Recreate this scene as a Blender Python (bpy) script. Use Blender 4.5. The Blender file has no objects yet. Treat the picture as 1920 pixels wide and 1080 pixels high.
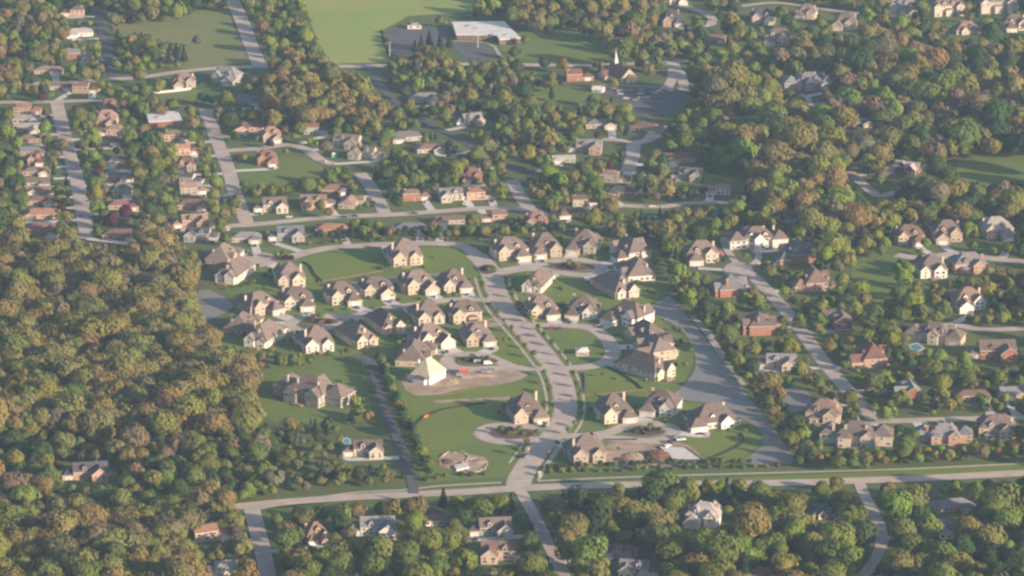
import bpy, math, random
import numpy as np
from mathutils import Vector, Matrix

# ------------------------------------------------------------------ scene, camera, light
sc = bpy.context.scene
COL = sc.collection
R = math.radians
PITCH, FPX, CAM_H = R(18.0), 7250.0, 773.0            # focal length in pixels of a 1920 wide frame
CAM_Y = -CAM_H / math.tan(PITCH)
cam_d = bpy.data.cameras.new('camera')
cam = bpy.data.objects.new('camera', cam_d); COL.objects.link(cam)
cam.location = (0, CAM_Y, CAM_H); cam.rotation_euler = (R(90) - PITCH, 0, 0)
cam_d.sensor_width = 36.0; cam_d.lens = 36.0 * FPX / 1920.0
cam_d.clip_start = 10.0; cam_d.clip_end = 9000.0
sc.camera = cam
sc.render.resolution_x, sc.render.resolution_y = 1024, 576

SUN_EL = R(16.5); SUN_DIR = Vector((0.85, -0.527, 0)).normalized()     # horizontal direction towards the sun
world = bpy.data.worlds.new('World'); sc.world = world; world.use_nodes = True
wn = world.node_tree.nodes; wl = world.node_tree.links
sky = wn.new('ShaderNodeTexSky'); sky.sky_type = 'NISHITA'; sky.sun_disc = False
sky.sun_elevation = SUN_EL; sky.sun_rotation = math.atan2(SUN_DIR.x, SUN_DIR.y)
sky.air_density = 1.0; sky.dust_density = 1.5; sky.ozone_density = 1.2
wl.new(sky.outputs['Color'], wn['Background'].inputs['Color'])
wn['Background'].inputs['Strength'].default_value = 0.105
sun_d = bpy.data.lights.new('sun', 'SUN'); sun_d.energy = 5.0; sun_d.angle = R(0.6); sun_d.color = (1.0, 0.78, 0.57)
sun = bpy.data.objects.new('sun', sun_d); COL.objects.link(sun)
sv = Vector((SUN_DIR.x * math.cos(SUN_EL), SUN_DIR.y * math.cos(SUN_EL), math.sin(SUN_EL)))
sun.rotation_euler = sv.to_track_quat('Z', 'Y').to_euler(); sun.location = (300, -300, 600)
sc.view_settings.view_transform = 'Standard'; sc.view_settings.look = 'None'
sc.view_settings.exposure = 0.88; sc.view_settings.gamma = 1.0
sc.render.engine = 'CYCLES'
sc.cycles.max_bounces = 5; sc.cycles.diffuse_bounces = 2; sc.cycles.glossy_bounces = 2
sc.cycles.transmission_bounces = 2; sc.cycles.volume_bounces = 1; sc.cycles.transparent_max_bounces = 4
sc.cycles.use_denoising = True
sc.cycles.pixel_filter_type = 'BLACKMAN_HARRIS'; sc.cycles.filter_width = 2.4
HAZE_DENSITY = 0.000043; HAZE_COLOR = (0.47, 0.68, 1.0, 1.0)

rng = random.Random(7)
CP, SP = math.cos(PITCH), math.sin(PITCH)

def G(px, py, z=0.0):
    """ground (or height z) point seen at a pixel of the 1920x1080 photograph"""
    a, b = (px - 960.0) / FPX, (540.0 - py) / FPX
    dx, dy, dz = a, CP + b * SP, -SP + b * CP
    t = (z - CAM_H) / dz
    return (dx * t, CAM_Y + dy * t)

def P(x, y, z=0.0):
    """inverse of G: world to photograph pixel and pixels per metre"""
    dy, dz = y - CAM_Y, z - CAM_H
    d = dy * CP - dz * SP
    u = dy * SP + dz * CP
    return 960 + FPX * x / d, 540 - FPX * u / d, FPX / d

# ------------------------------------------------------------------ materials
MATS = {}
def mat(name, col, rough=0.85, var=0.12, scale=0.3, spec=0.25, objvar=0.0, col2=None, detail=4.0, bump=0.0):
    if name in MATS: return MATS[name]
    m = bpy.data.materials.new(name); m.use_nodes = True
    n, l = m.node_tree.nodes, m.node_tree.links
    b = n['Principled BSDF']
    b.inputs['Roughness'].default_value = rough
    b.inputs['Specular IOR Level'].default_value = spec
    geo = n.new('ShaderNodeNewGeometry')
    nz = n.new('ShaderNodeTexNoise'); nz.inputs['Scale'].default_value = scale; nz.inputs['Detail'].default_value = detail
    l.new(geo.outputs['Position'], nz.inputs['Vector'])
    mr = n.new('ShaderNodeMapRange'); mr.inputs[1].default_value = 0.3; mr.inputs[2].default_value = 0.7
    l.new(nz.outputs['Fac'], mr.inputs[0])
    mx = n.new('ShaderNodeMix'); mx.data_type = 'RGBA'
    c2 = col2 or tuple(c * (1 + var) for c in col); c1 = col if col2 else tuple(c * (1 - var) for c in col)
    mx.inputs[6].default_value = (*c1, 1); mx.inputs[7].default_value = (*c2, 1)
    l.new(mr.outputs[0], mx.inputs[0])
    out = mx.outputs[2]
    if objvar:
        oi = n.new('ShaderNodeObjectInfo')
        m2 = n.new('ShaderNodeMapRange'); m2.inputs[3].default_value = 1 - objvar; m2.inputs[4].default_value = 1 + objvar
        l.new(oi.outputs['Random'], m2.inputs[0])
        hs = n.new('ShaderNodeHueSaturation'); l.new(m2.outputs[0], hs.inputs['Value']); l.new(out, hs.inputs['Color'])
        out = hs.outputs['Color']
    l.new(out, b.inputs['Base Color'])
    if bump:
        bp = n.new('ShaderNodeBump'); bp.inputs['Strength'].default_value = bump; bp.inputs['Distance'].default_value = 0.1
        n2 = n.new('ShaderNodeTexNoise'); n2.inputs['Scale'].default_value = 2.0
        l.new(geo.outputs['Position'], n2.inputs['Vector']); l.new(n2.outputs['Fac'], bp.inputs['Height'])
        l.new(bp.outputs['Normal'], b.inputs['Normal'])
    MATS[name] = m
    return m

def grass_mat(name, c1, c2, c3, s1=0.02, s2=0.25, mow=None):
    """two scales of mottling, optional mowing stripes"""
    m = bpy.data.materials.new(name); m.use_nodes = True
    n, l = m.node_tree.nodes, m.node_tree.links
    b = n['Principled BSDF']; b.inputs['Roughness'].default_value = 0.95; b.inputs['Specular IOR Level'].default_value = 0.1
    geo = n.new('ShaderNodeNewGeometry')
    def noise(s, d):
        z = n.new('ShaderNodeTexNoise'); z.inputs['Scale'].default_value = s; z.inputs['Detail'].default_value = d
        l.new(geo.outputs['Position'], z.inputs['Vector'])
        r = n.new('ShaderNodeMapRange'); r.inputs[1].default_value = 0.35; r.inputs[2].default_value = 0.65
        l.new(z.outputs['Fac'], r.inputs[0]); return r.outputs[0]
    m1 = n.new('ShaderNodeMix'); m1.data_type = 'RGBA'; m1.inputs[6].default_value = (*c1, 1); m1.inputs[7].default_value = (*c2, 1)
    l.new(noise(s1, 3.0), m1.inputs[0])
    m2 = n.new('ShaderNodeMix'); m2.data_type = 'RGBA'; m2.inputs[7].default_value = (*c3, 1)
    mu = n.new('ShaderNodeMath'); mu.operation = 'MULTIPLY'; mu.inputs[1].default_value = 0.55
    l.new(noise(s2, 5.0), mu.inputs[0]); l.new(mu.outputs[0], m2.inputs[0]); l.new(m1.outputs[2], m2.inputs[6])
    out = m2.outputs[2]
    if mow:
        w = n.new('ShaderNodeTexWave'); w.inputs['Scale'].default_value = mow; w.bands_direction = 'Y'; w.inputs['Distortion'].default_value = 1.5
        l.new(geo.outputs['Position'], w.inputs['Vector'])
        r = n.new('ShaderNodeMapRange'); r.inputs[3].default_value = 0.9; r.inputs[4].default_value = 1.1
        l.new(w.outputs['Fac'], r.inputs[0])
        hs = n.new('ShaderNodeHueSaturation'); l.new(r.outputs[0], hs.inputs['Value']); l.new(out, hs.inputs['Color']); out = hs.outputs['Color']
    l.new(out, b.inputs['Base Color'])
    MATS[name] = m
    return m

ground_m = grass_mat('ground grass', (0.085, 0.140, 0.042), (0.125, 0.160, 0.052), (0.12, 0.105, 0.058))
lawn_m = grass_mat('lawn', (0.110, 0.180, 0.042), (0.150, 0.205, 0.052), (0.15, 0.155, 0.060), 0.03, 0.4)
sod_m = grass_mat('fresh sod', (0.125, 0.185, 0.038), (0.155, 0.210, 0.046), (0.165, 0.18, 0.055), 0.03, 0.5, 0.35)
field_m = grass_mat('field', (0.195, 0.310, 0.068), (0.285, 0.330, 0.090), (0.33, 0.285, 0.115), 0.010, 0.045, 0.12)
meadow_m = grass_mat('meadow', (0.155, 0.215, 0.065), (0.21, 0.205, 0.085), (0.18, 0.165, 0.075), 0.02, 0.15)
dirt_m = mat('bare earth', (0.26, 0.185, 0.125), 0.95, col2=(0.42, 0.33, 0.24), scale=0.12, detail=6)
forest_m = mat('leaf litter', (0.085, 0.085, 0.045), 0.95, col2=(0.13, 0.105, 0.065), scale=0.15)
mulch_m = mat('mulch', (0.11, 0.060, 0.040), 0.95, col2=(0.16, 0.09, 0.06), scale=0.5)
road_m = mat('worn concrete road', (0.37, 0.308, 0.270), 0.9, col2=(0.50, 0.42, 0.365), scale=0.09, detail=6)
asphalt_m = mat('dark asphalt', (0.085, 0.087, 0.095), 0.85, col2=(0.120, 0.120, 0.126), scale=0.08, detail=6)
kerb_m = mat('pale kerb', (0.40, 0.37, 0.33), 0.9, 0.10)
drive_m = mat('concrete drive', (0.50, 0.475, 0.455), 0.9, col2=(0.60, 0.57, 0.54), scale=0.2, objvar=0.10)
path_m = mat('concrete path', (0.42, 0.38, 0.32), 0.9, 0.10, 0.2)
water_m = mat('pond water', (0.215, 0.205, 0.195), 0.55, 0.10, 0.018, spec=0.22, bump=0.5)
pool_m = mat('pool water', (0.06, 0.30, 0.42), 0.1, 0.05, spec=0.5)
WALL = {k: mat('wall ' + k, c, 0.85, 0.13, 0.6, objvar=0.16) for k, c in dict(
    tan=(0.42, 0.335, 0.265), cream=(0.50, 0.425, 0.345), white=(0.68, 0.63, 0.58), brick=(0.31, 0.135, 0.085),
    orange=(0.38, 0.205, 0.125), grey=(0.36, 0.35, 0.34), stone=(0.38, 0.34, 0.29), pink=(0.44, 0.29, 0.22),
    dark=(0.12, 0.08, 0.065), wrap=(0.80, 0.80, 0.79)).items()}
ROOF = {k: mat('roof ' + k, c, 0.9, 0.2, 0.5, objvar=0.22, detail=6) for k, c in dict(
    taupe=(0.155, 0.122, 0.108), brown=(0.185, 0.125, 0.098), grey=(0.185, 0.18, 0.185), dark=(0.085, 0.085, 0.10),
    red=(0.185, 0.098, 0.078), orange=(0.30, 0.165, 0.105), light=(0.36, 0.33, 0.31), blue=(0.12, 0.135, 0.16),
    pink=(0.25, 0.17, 0.135), white=(0.62, 0.60, 0.58), osb=(0.64, 0.53, 0.36)).items()}
trim_m = mat('trim', (0.66, 0.60, 0.52), 0.7, 0.05)
white_m = mat('white paint', (0.60, 0.57, 0.53), 0.6, 0.04)
stone_m = mat('chimney stone', (0.50, 0.42, 0.33), 0.9, 0.15, 1.0)
cbrick_m = mat('chimney brick', (0.36, 0.17, 0.11), 0.9, 0.15, 1.0)
glass_m = mat('window glass', (0.035, 0.042, 0.052), 0.12, 0.1, spec=0.6)
wood_m = mat('deck wood', (0.26, 0.17, 0.115), 0.85, 0.15, 0.6)
bark_m = mat('bark', (0.075, 0.058, 0.045), 0.95, 0.2, 1.0)
tyre_m = mat('tyre', (0.02, 0.02, 0.022), 0.8, 0.1)
metal_m = mat('bare metal', (0.35, 0.35, 0.36), 0.5, 0.1)
fence_m = mat('black silt fabric', (0.028, 0.030, 0.032), 0.9, 0.1)
orange_m = mat('orange barrier', (0.62, 0.14, 0.04), 0.8, 0.08)
rust_m = mat('rust fabric', (0.24, 0.105, 0.065), 0.9, 0.15)
red_m = mat('red paint', (0.42, 0.05, 0.04), 0.5, 0.1)
green_m = mat('green canvas', (0.10, 0.40, 0.26), 0.7, 0.1)
line_m = mat('road paint', (0.70, 0.66, 0.55), 0.8, 0.1)

def leaf_material(name, source):
    m = bpy.data.materials.new(name); m.use_nodes = True
    n, l = m.node_tree.nodes, m.node_tree.links
    n.remove(n['Principled BSDF'])
    geo = n.new('ShaderNodeNewGeometry')
    if source == 'object':
        oi = n.new('ShaderNodeObjectInfo'); csock = oi.outputs['Color']
    else:
        at = n.new('ShaderNodeAttribute'); at.attribute_name = 'tint'; csock = at.outputs['Color']
    nz = n.new('ShaderNodeTexNoise'); nz.inputs['Scale'].default_value = 0.35; nz.inputs['Detail'].default_value = 2
    l.new(geo.outputs['Position'], nz.inputs['Vector'])
    ad = n.new('ShaderNodeMath'); ad.operation = 'ADD'
    l.new(nz.outputs['Fac'], ad.inputs[0]); l.new(geo.outputs['Random Per Island'], ad.inputs[1])
    mr = n.new('ShaderNodeMapRange'); mr.inputs[1].default_value = 0.4; mr.inputs[2].default_value = 1.6
    mr.inputs[3].default_value = 0.87; mr.inputs[4].default_value = 1.14
    l.new(ad.outputs[0], mr.inputs[0])
    hs = n.new('ShaderNodeHueSaturation'); l.new(mr.outputs[0], hs.inputs['Value']); l.new(csock, hs.inputs['Color'])
    d = n.new('ShaderNodeBsdfDiffuse'); t = n.new('ShaderNodeBsdfTranslucent')
    l.new(hs.outputs['Color'], d.inputs['Color']); l.new(hs.outputs['Color'], t.inputs['Color'])
    mx = n.new('ShaderNodeMixShader'); mx.inputs[0].default_value = 0.45
    l.new(d.outputs[0], mx.inputs[1]); l.new(t.outputs[0], mx.inputs[2]); l.new(mx.outputs[0], n['Material Output'].inputs['Surface'])
    return m
leaf_obj = leaf_material('foliage', 'object')
leaf_att = leaf_material('foliage of distant trees', 'attribute')

# ------------------------------------------------------------------ object helpers
def tag(o, label=None, cat=None, group=None, kind=None):
    if label: o['label'] = label
    if cat: o['category'] = cat
    if group: o['group'] = group
    if kind: o['kind'] = kind
    return o
def link(name, data, parent=None, loc=(0, 0, 0), rz=0.0, scale=None):
    o = bpy.data.objects.new(name, data); COL.objects.link(o)
    o.location = loc
    if rz: o.rotation_euler = (0, 0, rz)
    if scale is not None: o.scale = scale if hasattr(scale, '__len__') else (scale,) * 3
    if parent: o.parent = parent
    return o
class MB:
    """collects faces with material slots into one mesh"""
    def __init__(s): s.v, s.f, s.m, s.mats = [], [], [], []
    def slot(s, m):
        if m not in s.mats: s.mats.append(m)
        return s.mats.index(m)
    def poly(s, pts, m):
        i = len(s.v); s.v += [tuple(p) for p in pts]; s.f.append(tuple(range(i, i + len(pts)))); s.m.append(s.slot(m))
    def box(s, x0, y0, z0, x1, y1, z1, m, bottom=False):
        i = len(s.v)
        s.v += [(x0, y0, z0), (x1, y0, z0), (x1, y1, z0), (x0, y1, z0), (x0, y0, z1), (x1, y0, z1), (x1, y1, z1), (x0, y1, z1)]
        F = [(0, 1, 5, 4), (1, 2, 6, 5), (2, 3, 7, 6), (3, 0, 4, 7), (4, 5, 6, 7)] + ([(3, 2, 1, 0)] if bottom else [])
        k = s.slot(m)
        for f in F: s.f.append(tuple(i + j for j in f)); s.m.append(k)
    def cyl(s, x, y, z0, z1, r0, r1, m, n=8, cap=True):
        i = len(s.v); k = s.slot(m)
        for z, r in ((z0, r0), (z1, r1)):
            for j in range(n):
                a = 2 * math.pi * j / n; s.v.append((x + r * math.cos(a), y + r * math.sin(a), z))
        for j in range(n):
            s.f.append((i + j, i + (j + 1) % n, i + n + (j + 1) % n, i + n + j)); s.m.append(k)
        if cap: s.f.append(tuple(i + n + j for j in range(n))); s.m.append(k)
    def mesh(s, name):
        me = bpy.data.meshes.new(name); me.from_pydata(s.v, [], s.f)
        for m in s.mats: me.materials.append(m)
        me.polygons.foreach_set('material_index', s.m); me.update()
        return me
    def obj(s, name, parent=None, loc=(0, 0, 0), rz=0.0):
        return link(name, s.mesh(name), parent, loc, rz)

# ------------------------------------------------------------------ the setting: sheets and ribbons
def sheet(name, pts, z, m, kind='structure', smooth=0, world_pts=False):
    w = [tuple(p) for p in pts] if world_pts else [G(*p) for p in pts]
    for _ in range(smooth):
        q = []
        for i, a in enumerate(w):
            b = w[(i + 1) % len(w)]
            q += [(a[0] * .75 + b[0] * .25, a[1] * .75 + b[1] * .25), (a[0] * .25 + b[0] * .75, a[1] * .25 + b[1] * .75)]
        w = q
    mb = MB(); mb.poly([(x, y, z) for x, y in w], m)
    o = mb.obj(name); tag(o, kind=kind)
    if o.data.polygons[0].normal.z < 0: o.data.flip_normals()
    return o
def curve(w, step=3.0):
    """Catmull-Rom through world points"""
    out = []
    for i in range(len(w) - 1):
        p0, p1, p2, p3 = w[max(i - 1, 0)], w[i], w[i + 1], w[min(i + 2, len(w) - 1)]
        n = max(2, int(math.dist(p1, p2) / step))
        for k in range(n):
            t = k / n
            out.append(tuple(0.5 * (2 * p1[j] + (p2[j] - p0[j]) * t + (2 * p0[j] - 5 * p1[j] + 4 * p2[j] - p3[j]) * t * t
                                    + (3 * p1[j] - p0[j] - 3 * p2[j] + p3[j]) * t ** 3) for j in (0, 1)))
    out.append(tuple(w[-1]))
    return out
def offset_line(c, d):
    out = []
    for i, p in enumerate(c):
        a, b = c[max(i - 1, 0)], c[min(i + 1, len(c) - 1)]
        tx, ty = b[0] - a[0], b[1] - a[1]; L = math.hypot(tx, ty) or 1
        out.append((p[0] - ty / L * d, p[1] + tx / L * d))
    return out
def ribbon(name, c, width, z, m, parent=None, kind='structure'):
    a, b = offset_line(c, width / 2), offset_line(c, -width / 2)
    v = [(x, y, z) for x, y in a] + [(x, y, z) for x, y in b]; n = len(a)
    f = [(i + n, i + n + 1, i + 1, i) for i in range(n - 1)]
    me = bpy.data.meshes.new(name); me.from_pydata(v, [], f); me.materials.append(m); me.update()
    o = link(name, me, parent)
    if kind: tag(o, kind=kind)
    return o

ROADPTS = []      # (x, y, half width) samples of every carriageway
road_i = 0
def road(name, px, width, m=None, kerb=True, world_pts=None, closed=False):
    global road_i
    c = curve(world_pts or [G(*p) for p in px])
    z = 0.20 + 0.004 * road_i; road_i += 1
    h = len(c) // 2; parts = [c[:h + 1], c[h:]] if len(c) > 30 else [c]        # halves, so that a loop never lies flush on itself
    for k, q in enumerate(parts):
        ribbon(name, q, width, z + .002 * k, m or road_m)
        if kerb: ribbon('kerb', q, width + 1.3, 0.13 + 0.0009 * road_i + .0004 * k, kerb_m)
    ROADPTS.extend((x, y, width / 2) for x, y in c)
    return c

gx, g0, g1 = 1150.0, -1000.0, 1500.0
gm = MB(); gm.poly([(-gx, g0, 0), (gx, g0, 0), (gx, g1, 0), (-gx, g1, 0)], ground_m)
tag(gm.obj('ground'), kind='structure')
zl = [0.012]
def zz(): zl[0] += 0.004; return zl[0]
sheet('forest_floor', [(-60, 455), (90, 450), (200, 445), (335, 450), (372, 500), (385, 560), (392, 620), (410, 680), (470, 700), (480, 760), (470, 800), (300, 830), (-60, 830)], zz(), forest_m, smooth=1)
sheet('forest_floor', [(1290, 200), (1450, 150), (1700, 90), (1980, 60), (1980, 250), (1850, 260), (1700, 240), (1580, 300), (1480, 330), (1380, 280)], zz(), forest_m, smooth=1)
# open grass
sheet('field', [(556, -30), (905, -30), (885, 22), (765, 30), (738, 46), (712, 58), (722, 92), (734, 117), (622, 119), (602, 88), (585, 50)], zz(), field_m)
sheet('meadow', [(205, 48), (300, 34), (424, 10), (438, 48), (470, 116), (360, 130), (292, 122), (240, 70)], zz(), meadow_m)
sheet('school_lawn', [(960, 60), (1060, 50), (1150, 70), (1160, 112), (980, 112), (930, 100)], zz(), lawn_m, smooth=1)
sheet('lawn', [(380, 470), (560, 462), (700, 466), (860, 462), (900, 500), (930, 560), (1000, 640), (1060, 760), (1000, 890), (790, 905), (740, 700), (640, 672), (420, 690), (400, 640), (440, 575)], zz(), lawn_m)
sheet('lawn', [(935, 460), (1110, 448), (1240, 470), (1262, 552), (1240, 600), (1310, 660), (1270, 740), (1430, 800), (1440, 860), (1380, 872), (1010, 892), (1060, 800), (1075, 740), (1000, 620), (940, 540)], zz(), lawn_m)
sheet('sod_lawn', [(572, 492), (610, 474), (660, 466), (735, 466), (745, 502), (660, 518), (606, 527), (590, 515)], zz(), sod_m, smooth=1)
sheet('sod_lawn', [(782, 464), (848, 463), (874, 474), (884, 494), (850, 503), (790, 506)], zz(), sod_m, smooth=1)
sheet('sod_lawn', [(1042, 524), (1110, 522), (1150, 556), (1080, 562), (1040, 552)], zz(), sod_m, smooth=1)
sheet('sod_lawn', [(765, 742), (960, 720), (1018, 720), (1010, 790), (900, 795), (885, 835), (800, 845), (775, 800)], zz(), sod_m, smooth=1)
sheet('sod_lawn', [(1095, 702), (1150, 694), (1230, 725), (1110, 742)], zz(), sod_m, smooth=1)
sheet('sod_lawn', [(930, 620), (985, 650), (1012, 684), (930, 684), (922, 655)], zz(), sod_m, smooth=1)
sheet('sod_lawn', [(1290, 806), (1400, 800), (1426, 830), (1385, 862), (1330, 858), (1280, 830)], zz(), sod_m, smooth=1)
sheet('estate_lawn', [(430, 665), (660, 672), (690, 720), (700, 800), (520, 800), (480, 760), (470, 700)], zz(), lawn_m, smooth=1)
sheet('estate_lawn', [(500, 800), (640, 790), (740, 830), (760, 905), (510, 935)], zz(), ground_m, smooth=1)
sheet('estate_lawn', [(1600, 480), (1680, 470), (1700, 530), (1640, 590), (1590, 560)], zz(), lawn_m, smooth=1)
sheet('estate_lawn', [(1790, 290), (1960, 285), (1960, 345), (1800, 350)], zz(), lawn_m, smooth=1)
sheet('churchyard_lawn', [(1010, 160), (1110, 165), (1130, 185), (1000, 200), (960, 180)], zz(), lawn_m, smooth=1)
sheet('verge', [(480, 957), (660, 930), (830, 916), (960, 910), (1100, 903), (1300, 900), (1660, 884), (1930, 868), (1930, 884), (1640, 897), (1300, 905), (960, 914), (760, 926), (560, 940)], zz(), sod_m)
for i in range(3):
    a = [(440, 300), (560, 290), (620, 320), (560, 350), (450, 345)], [(1310, 310), (1390, 320), (1420, 360), (1330, 360)], [(230, 168), (330, 160), (400, 175), (370, 195), (270, 185)]
    sheet('garden_lawn', a[i], zz(), lawn_m, smooth=1)
# bare ground of the building plots
sheet('bare_plot', [(748, 705), (800, 688), (880, 688), (985, 696), (990, 708), (940, 722), (870, 728), (820, 742), (765, 742)], zz(), dirt_m, smooth=1)
sheet('bare_plot', [(812, 751), (955, 744), (958, 749), (818, 756)], zz(), dirt_m)
sheet('bare_plot', [(1128, 832), (1190, 822), (1245, 824), (1300, 836), (1322, 868), (1262, 874), (1132, 878)], zz(), dirt_m, smooth=1)
sheet('bare_plot', [(895, 600), (940, 595), (950, 610), (905, 614)], zz(), dirt_m, smooth=1)
# water with a stony bank below it
PONDS = []
def pond(pts, label):
    PONDS.append(pts); w = [G(*p) for p in pts]; cx = sum(p[0] for p in w) / len(w); cy = sum(p[1] for p in w) / len(w)
    sheet('pond_bank', [(cx + (x - cx) * 1.03, cy + (y - cy) * 1.03) for x, y in w], zz(), ground_m, world_pts=True, smooth=2)
    return sheet('pond', w, 0.19, water_m, world_pts=True, smooth=2)
pond([(366, 543), (396, 544), (420, 558), (442, 572), (430, 583), (402, 596), (385, 604), (370, 600)], 'left')
pond([(606, 546), (655, 529), (720, 521), (790, 514), (834, 512), (832, 519), (775, 526), (715, 534), (655, 547), (614, 553)], 'channel')
pond([(1205, 582), (1240, 563), (1256, 553), (1276, 578), (1310, 618), (1345, 664), (1372, 702), (1402, 742), (1442, 792), (1476, 838), (1496, 872),
      (1440, 872), (1390, 871), (1408, 852), (1432, 836), (1430, 806), (1384, 781), (1335, 757), (1280, 751), (1262, 738), (1285, 722), (1306, 690), (1302, 655), (1282, 622), (1252, 602)], 'right')
pond([(1460, 738), (1490, 722), (1524, 740), (1520, 766), (1478, 778)], 'small')

road('bottom_road', [(-60, 992), (150, 978), (300, 965), (440, 951), (520, 943), (640, 934), (760, 928), (870, 923), (960, 917), (1100, 911), (1300, 908), (1500, 905), (1620, 901), (1750, 896), (1980, 884)], 9.5, kerb=False)
road('boulevard', [(972, 920), (974, 900), (990, 872), (1015, 838), (1048, 803), (1060, 772), (1058, 740), (1046, 702), (1015, 658), (975, 612), (944, 575), (930, 545), (920, 512), (908, 494), (892, 478)], 13.0)
road('loop_road', [(912, 500), (892, 477), (868, 463), (830, 457), (760, 457), (690, 460), (620, 465), (572, 474), (540, 484), (505, 490), (478, 487)], 8.8)
road('crescent_road', [(918, 512), (970, 503), (1012, 496), (1050, 488), (1090, 488), (1120, 496), (1126, 507), (1104, 516), (1062, 513), (1020, 506), (980, 505), (925, 515)], 8.0)
road('left_close', [(935, 566), (905, 562), (860, 562), (815, 566), (775, 572), (735, 576), (693, 585), (655, 595), (610, 593), (575, 596), (548, 604), (542, 611), (560, 617), (605, 615), (645, 606), (690, 588)], 7.8)
road('building_close', [(1040, 692), (990, 691), (940, 690), (895, 692), (858, 690), (838, 680), (846, 669), (875, 664), (910, 667), (940, 680), (965, 690)], 8.0)
road('right_crescent', [(968, 607), (1010, 610), (1070, 611), (1108, 616), (1134, 632), (1147, 652), (1147, 668), (1128, 682), (1095, 689), (1045, 692)], 8.5)
road('left_entrance_close', [(1048, 812), (1010, 802), (965, 797), (920, 800), (902, 811), (914, 823), (948, 829), (990, 827), (1035, 820)], 8.0)
road('right_entrance_close', [(1035, 816), (1090, 818), (1140, 812), (1172, 799), (1212, 793), (1250, 799), (1264, 811), (1248, 822), (1212, 827), (1165, 823), (1095, 820)], 8.0)
road('side_street', [(972, 915), (992, 950), (1014, 992), (1038, 1040), (1068, 1100)], 6.8, kerb=False)
road('side_street', [(470, 948), (478, 978), (492, 1030), (506, 1100)], 9.0, kerb=False)
road('side_street', [(1610, 902), (1622, 932), (1640, 965), (1653, 1002), (1645, 1042), (1605, 1100)], 6.5, kerb=False)
road('private_drive', [(650, 672), (680, 668), (694, 680), (706, 720), (724, 770), (750, 835), (772, 900), (775, 926)], 6.0, asphalt_m, kerb=False)
road('estate_street', [(1372, 502), (1400, 510), (1430, 536), (1450, 557), (1480, 592), (1512, 634), (1547, 682), (1590, 732), (1626, 772), (1645, 795)], 8.5)
road('estate_street', [(1640, 790), (1700, 789), (1800, 786), (1960, 782)], 7.0)
road('estate_loop_drive', [(1392, 508), (1372, 482), (1360, 462), (1358, 445)], 5.0, kerb=False)
road('estate_loop_drive', [(1396, 505), (1418, 490), (1422, 478), (1412, 468)], 4.5, kerb=False)
road('estate_street', [(1680, 478), (1720, 484), (1760, 480), (1800, 476), (1850, 484), (1930, 492)], 9.0)
road('estate_street', [(1780, 606), (1830, 617), (1880, 618), (1960, 612)], 7.0)
road('upper_street', [(430, 424), (500, 419), (570, 412), (650, 406), (730, 403), (820, 397), (900, 391), (960, 391), (1008, 396)], 8.0)
road('upper_street', [(384, 205), (396, 235), (408, 268), (426, 312), (440, 360), (455, 400), (466, 426)], 9.0)
road('upper_street', [(105, 190), (120, 250), (137, 312), (149, 360), (157, 410), (163, 448)], 9.0)
road('upper_street', [(-40, 192), (60, 192), (105, 191), (200, 187)], 6.5)
road('upper_street', [(675, 325), (698, 355), (714, 385), (722, 403)], 8.5)
road('upper_street', [(412, 284), (480, 279), (540, 272), (575, 281), (600, 300), (626, 308)], 8.0)
road('upper_street', [(958, 338), (968, 355), (980, 375), (995, 394)], 9.0)
road('upper_street', [(1240, 236), (1216, 262), (1190, 270), (1186, 296), (1176, 322)], 9.0)
road('upper_street', [(1130, 262), (1160, 263), (1190, 270)], 6.0)
road('upper_street', [(1170, 386), (1240, 388), (1280, 382), (1330, 380), (1365, 381)], 7.0)
road('dark_lane', [(690, 120), (715, 160), (740, 188), (790, 226), (868, 264), (930, 300), (970, 318), (1002, 324)], 7.0, asphalt_m, kerb=False)
road('top_road', [(-40, 160), (120, 156), (210, 149), (260, 146), (330, 136), (400, 129), (470, 126), (560, 124), (640, 125), (780, 123), (900, 121), (1040, 123), (1110, 123), (1260, 117), (1400, 113)], 9.0, kerb=False)
road('top_street', [(428, -30), (438, 5), (452, 36), (467, 76), (487, 125)], 11.5, kerb=False)
road('top_lane', [(183, 20), (194, 70), (204, 110), (212, 146)], 7.0, asphalt_m, kerb=False)
road('church_lane', [(1258, 118), (1262, 140), (1250, 165), (1235, 172)], 7.5)
road('church_lane', [(1262, 118), (1278, 145), (1282, 170)], 7.0)
road('wood_lane', [(1592, 322), (1620, 348), (1648, 368), (1680, 360)], 8.0, kerb=False)
road('estate_drive', [(1500, 178), (1515, 184), (1518, 194), (1532, 203), (1560, 200)], 4.5, kerb=False)
road('hill_street', [(1260, 4), (1330, 30), (1332, 48)], 8.0, kerb=False)
road('hill_street', [(1390, 12), (1460, 6), (1560, 20), (1600, 25)], 7.0, kerb=False)
# cul-de-sac turning heads and planted islands
def disc(name, px, py, rx, ry, z, m):
    x, y = G(px, py)
    return sheet(name, [(x + rx * math.cos(a * math.pi / 16), y + ry * math.sin(a * math.pi / 16)) for a in range(32)], z, m, world_pts=True)
disc('turning_head', 486, 488, 11, 16, 0.381, road_m); ROADPTS.append((*G(486, 488), 12))
disc('turning_head', 1385, 508, 10, 18, 0.383, road_m); ROADPTS.append((*G(1385, 508), 12))
ISL = [('island', 915, 506, 6.0, 10.0), ('island', 1075, 502, 14.0, 8.0), ('island', 600, 604, 12.0, 6.5), ('island', 897, 678, 12.0, 7.0),
       ('island', 962, 814, 13.0, 9.0), ('island', 1212, 810, 11.0, 8.0), ('island', 530, 487, 8.0, 5.0)]
for nm, a, b, rx, ry in ISL:
    disc('island_kerb', a, b, rx + .5, ry + .7, 0.44, kerb_m); disc(nm, a, b, rx, ry, 0.50, mulch_m)
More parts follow.
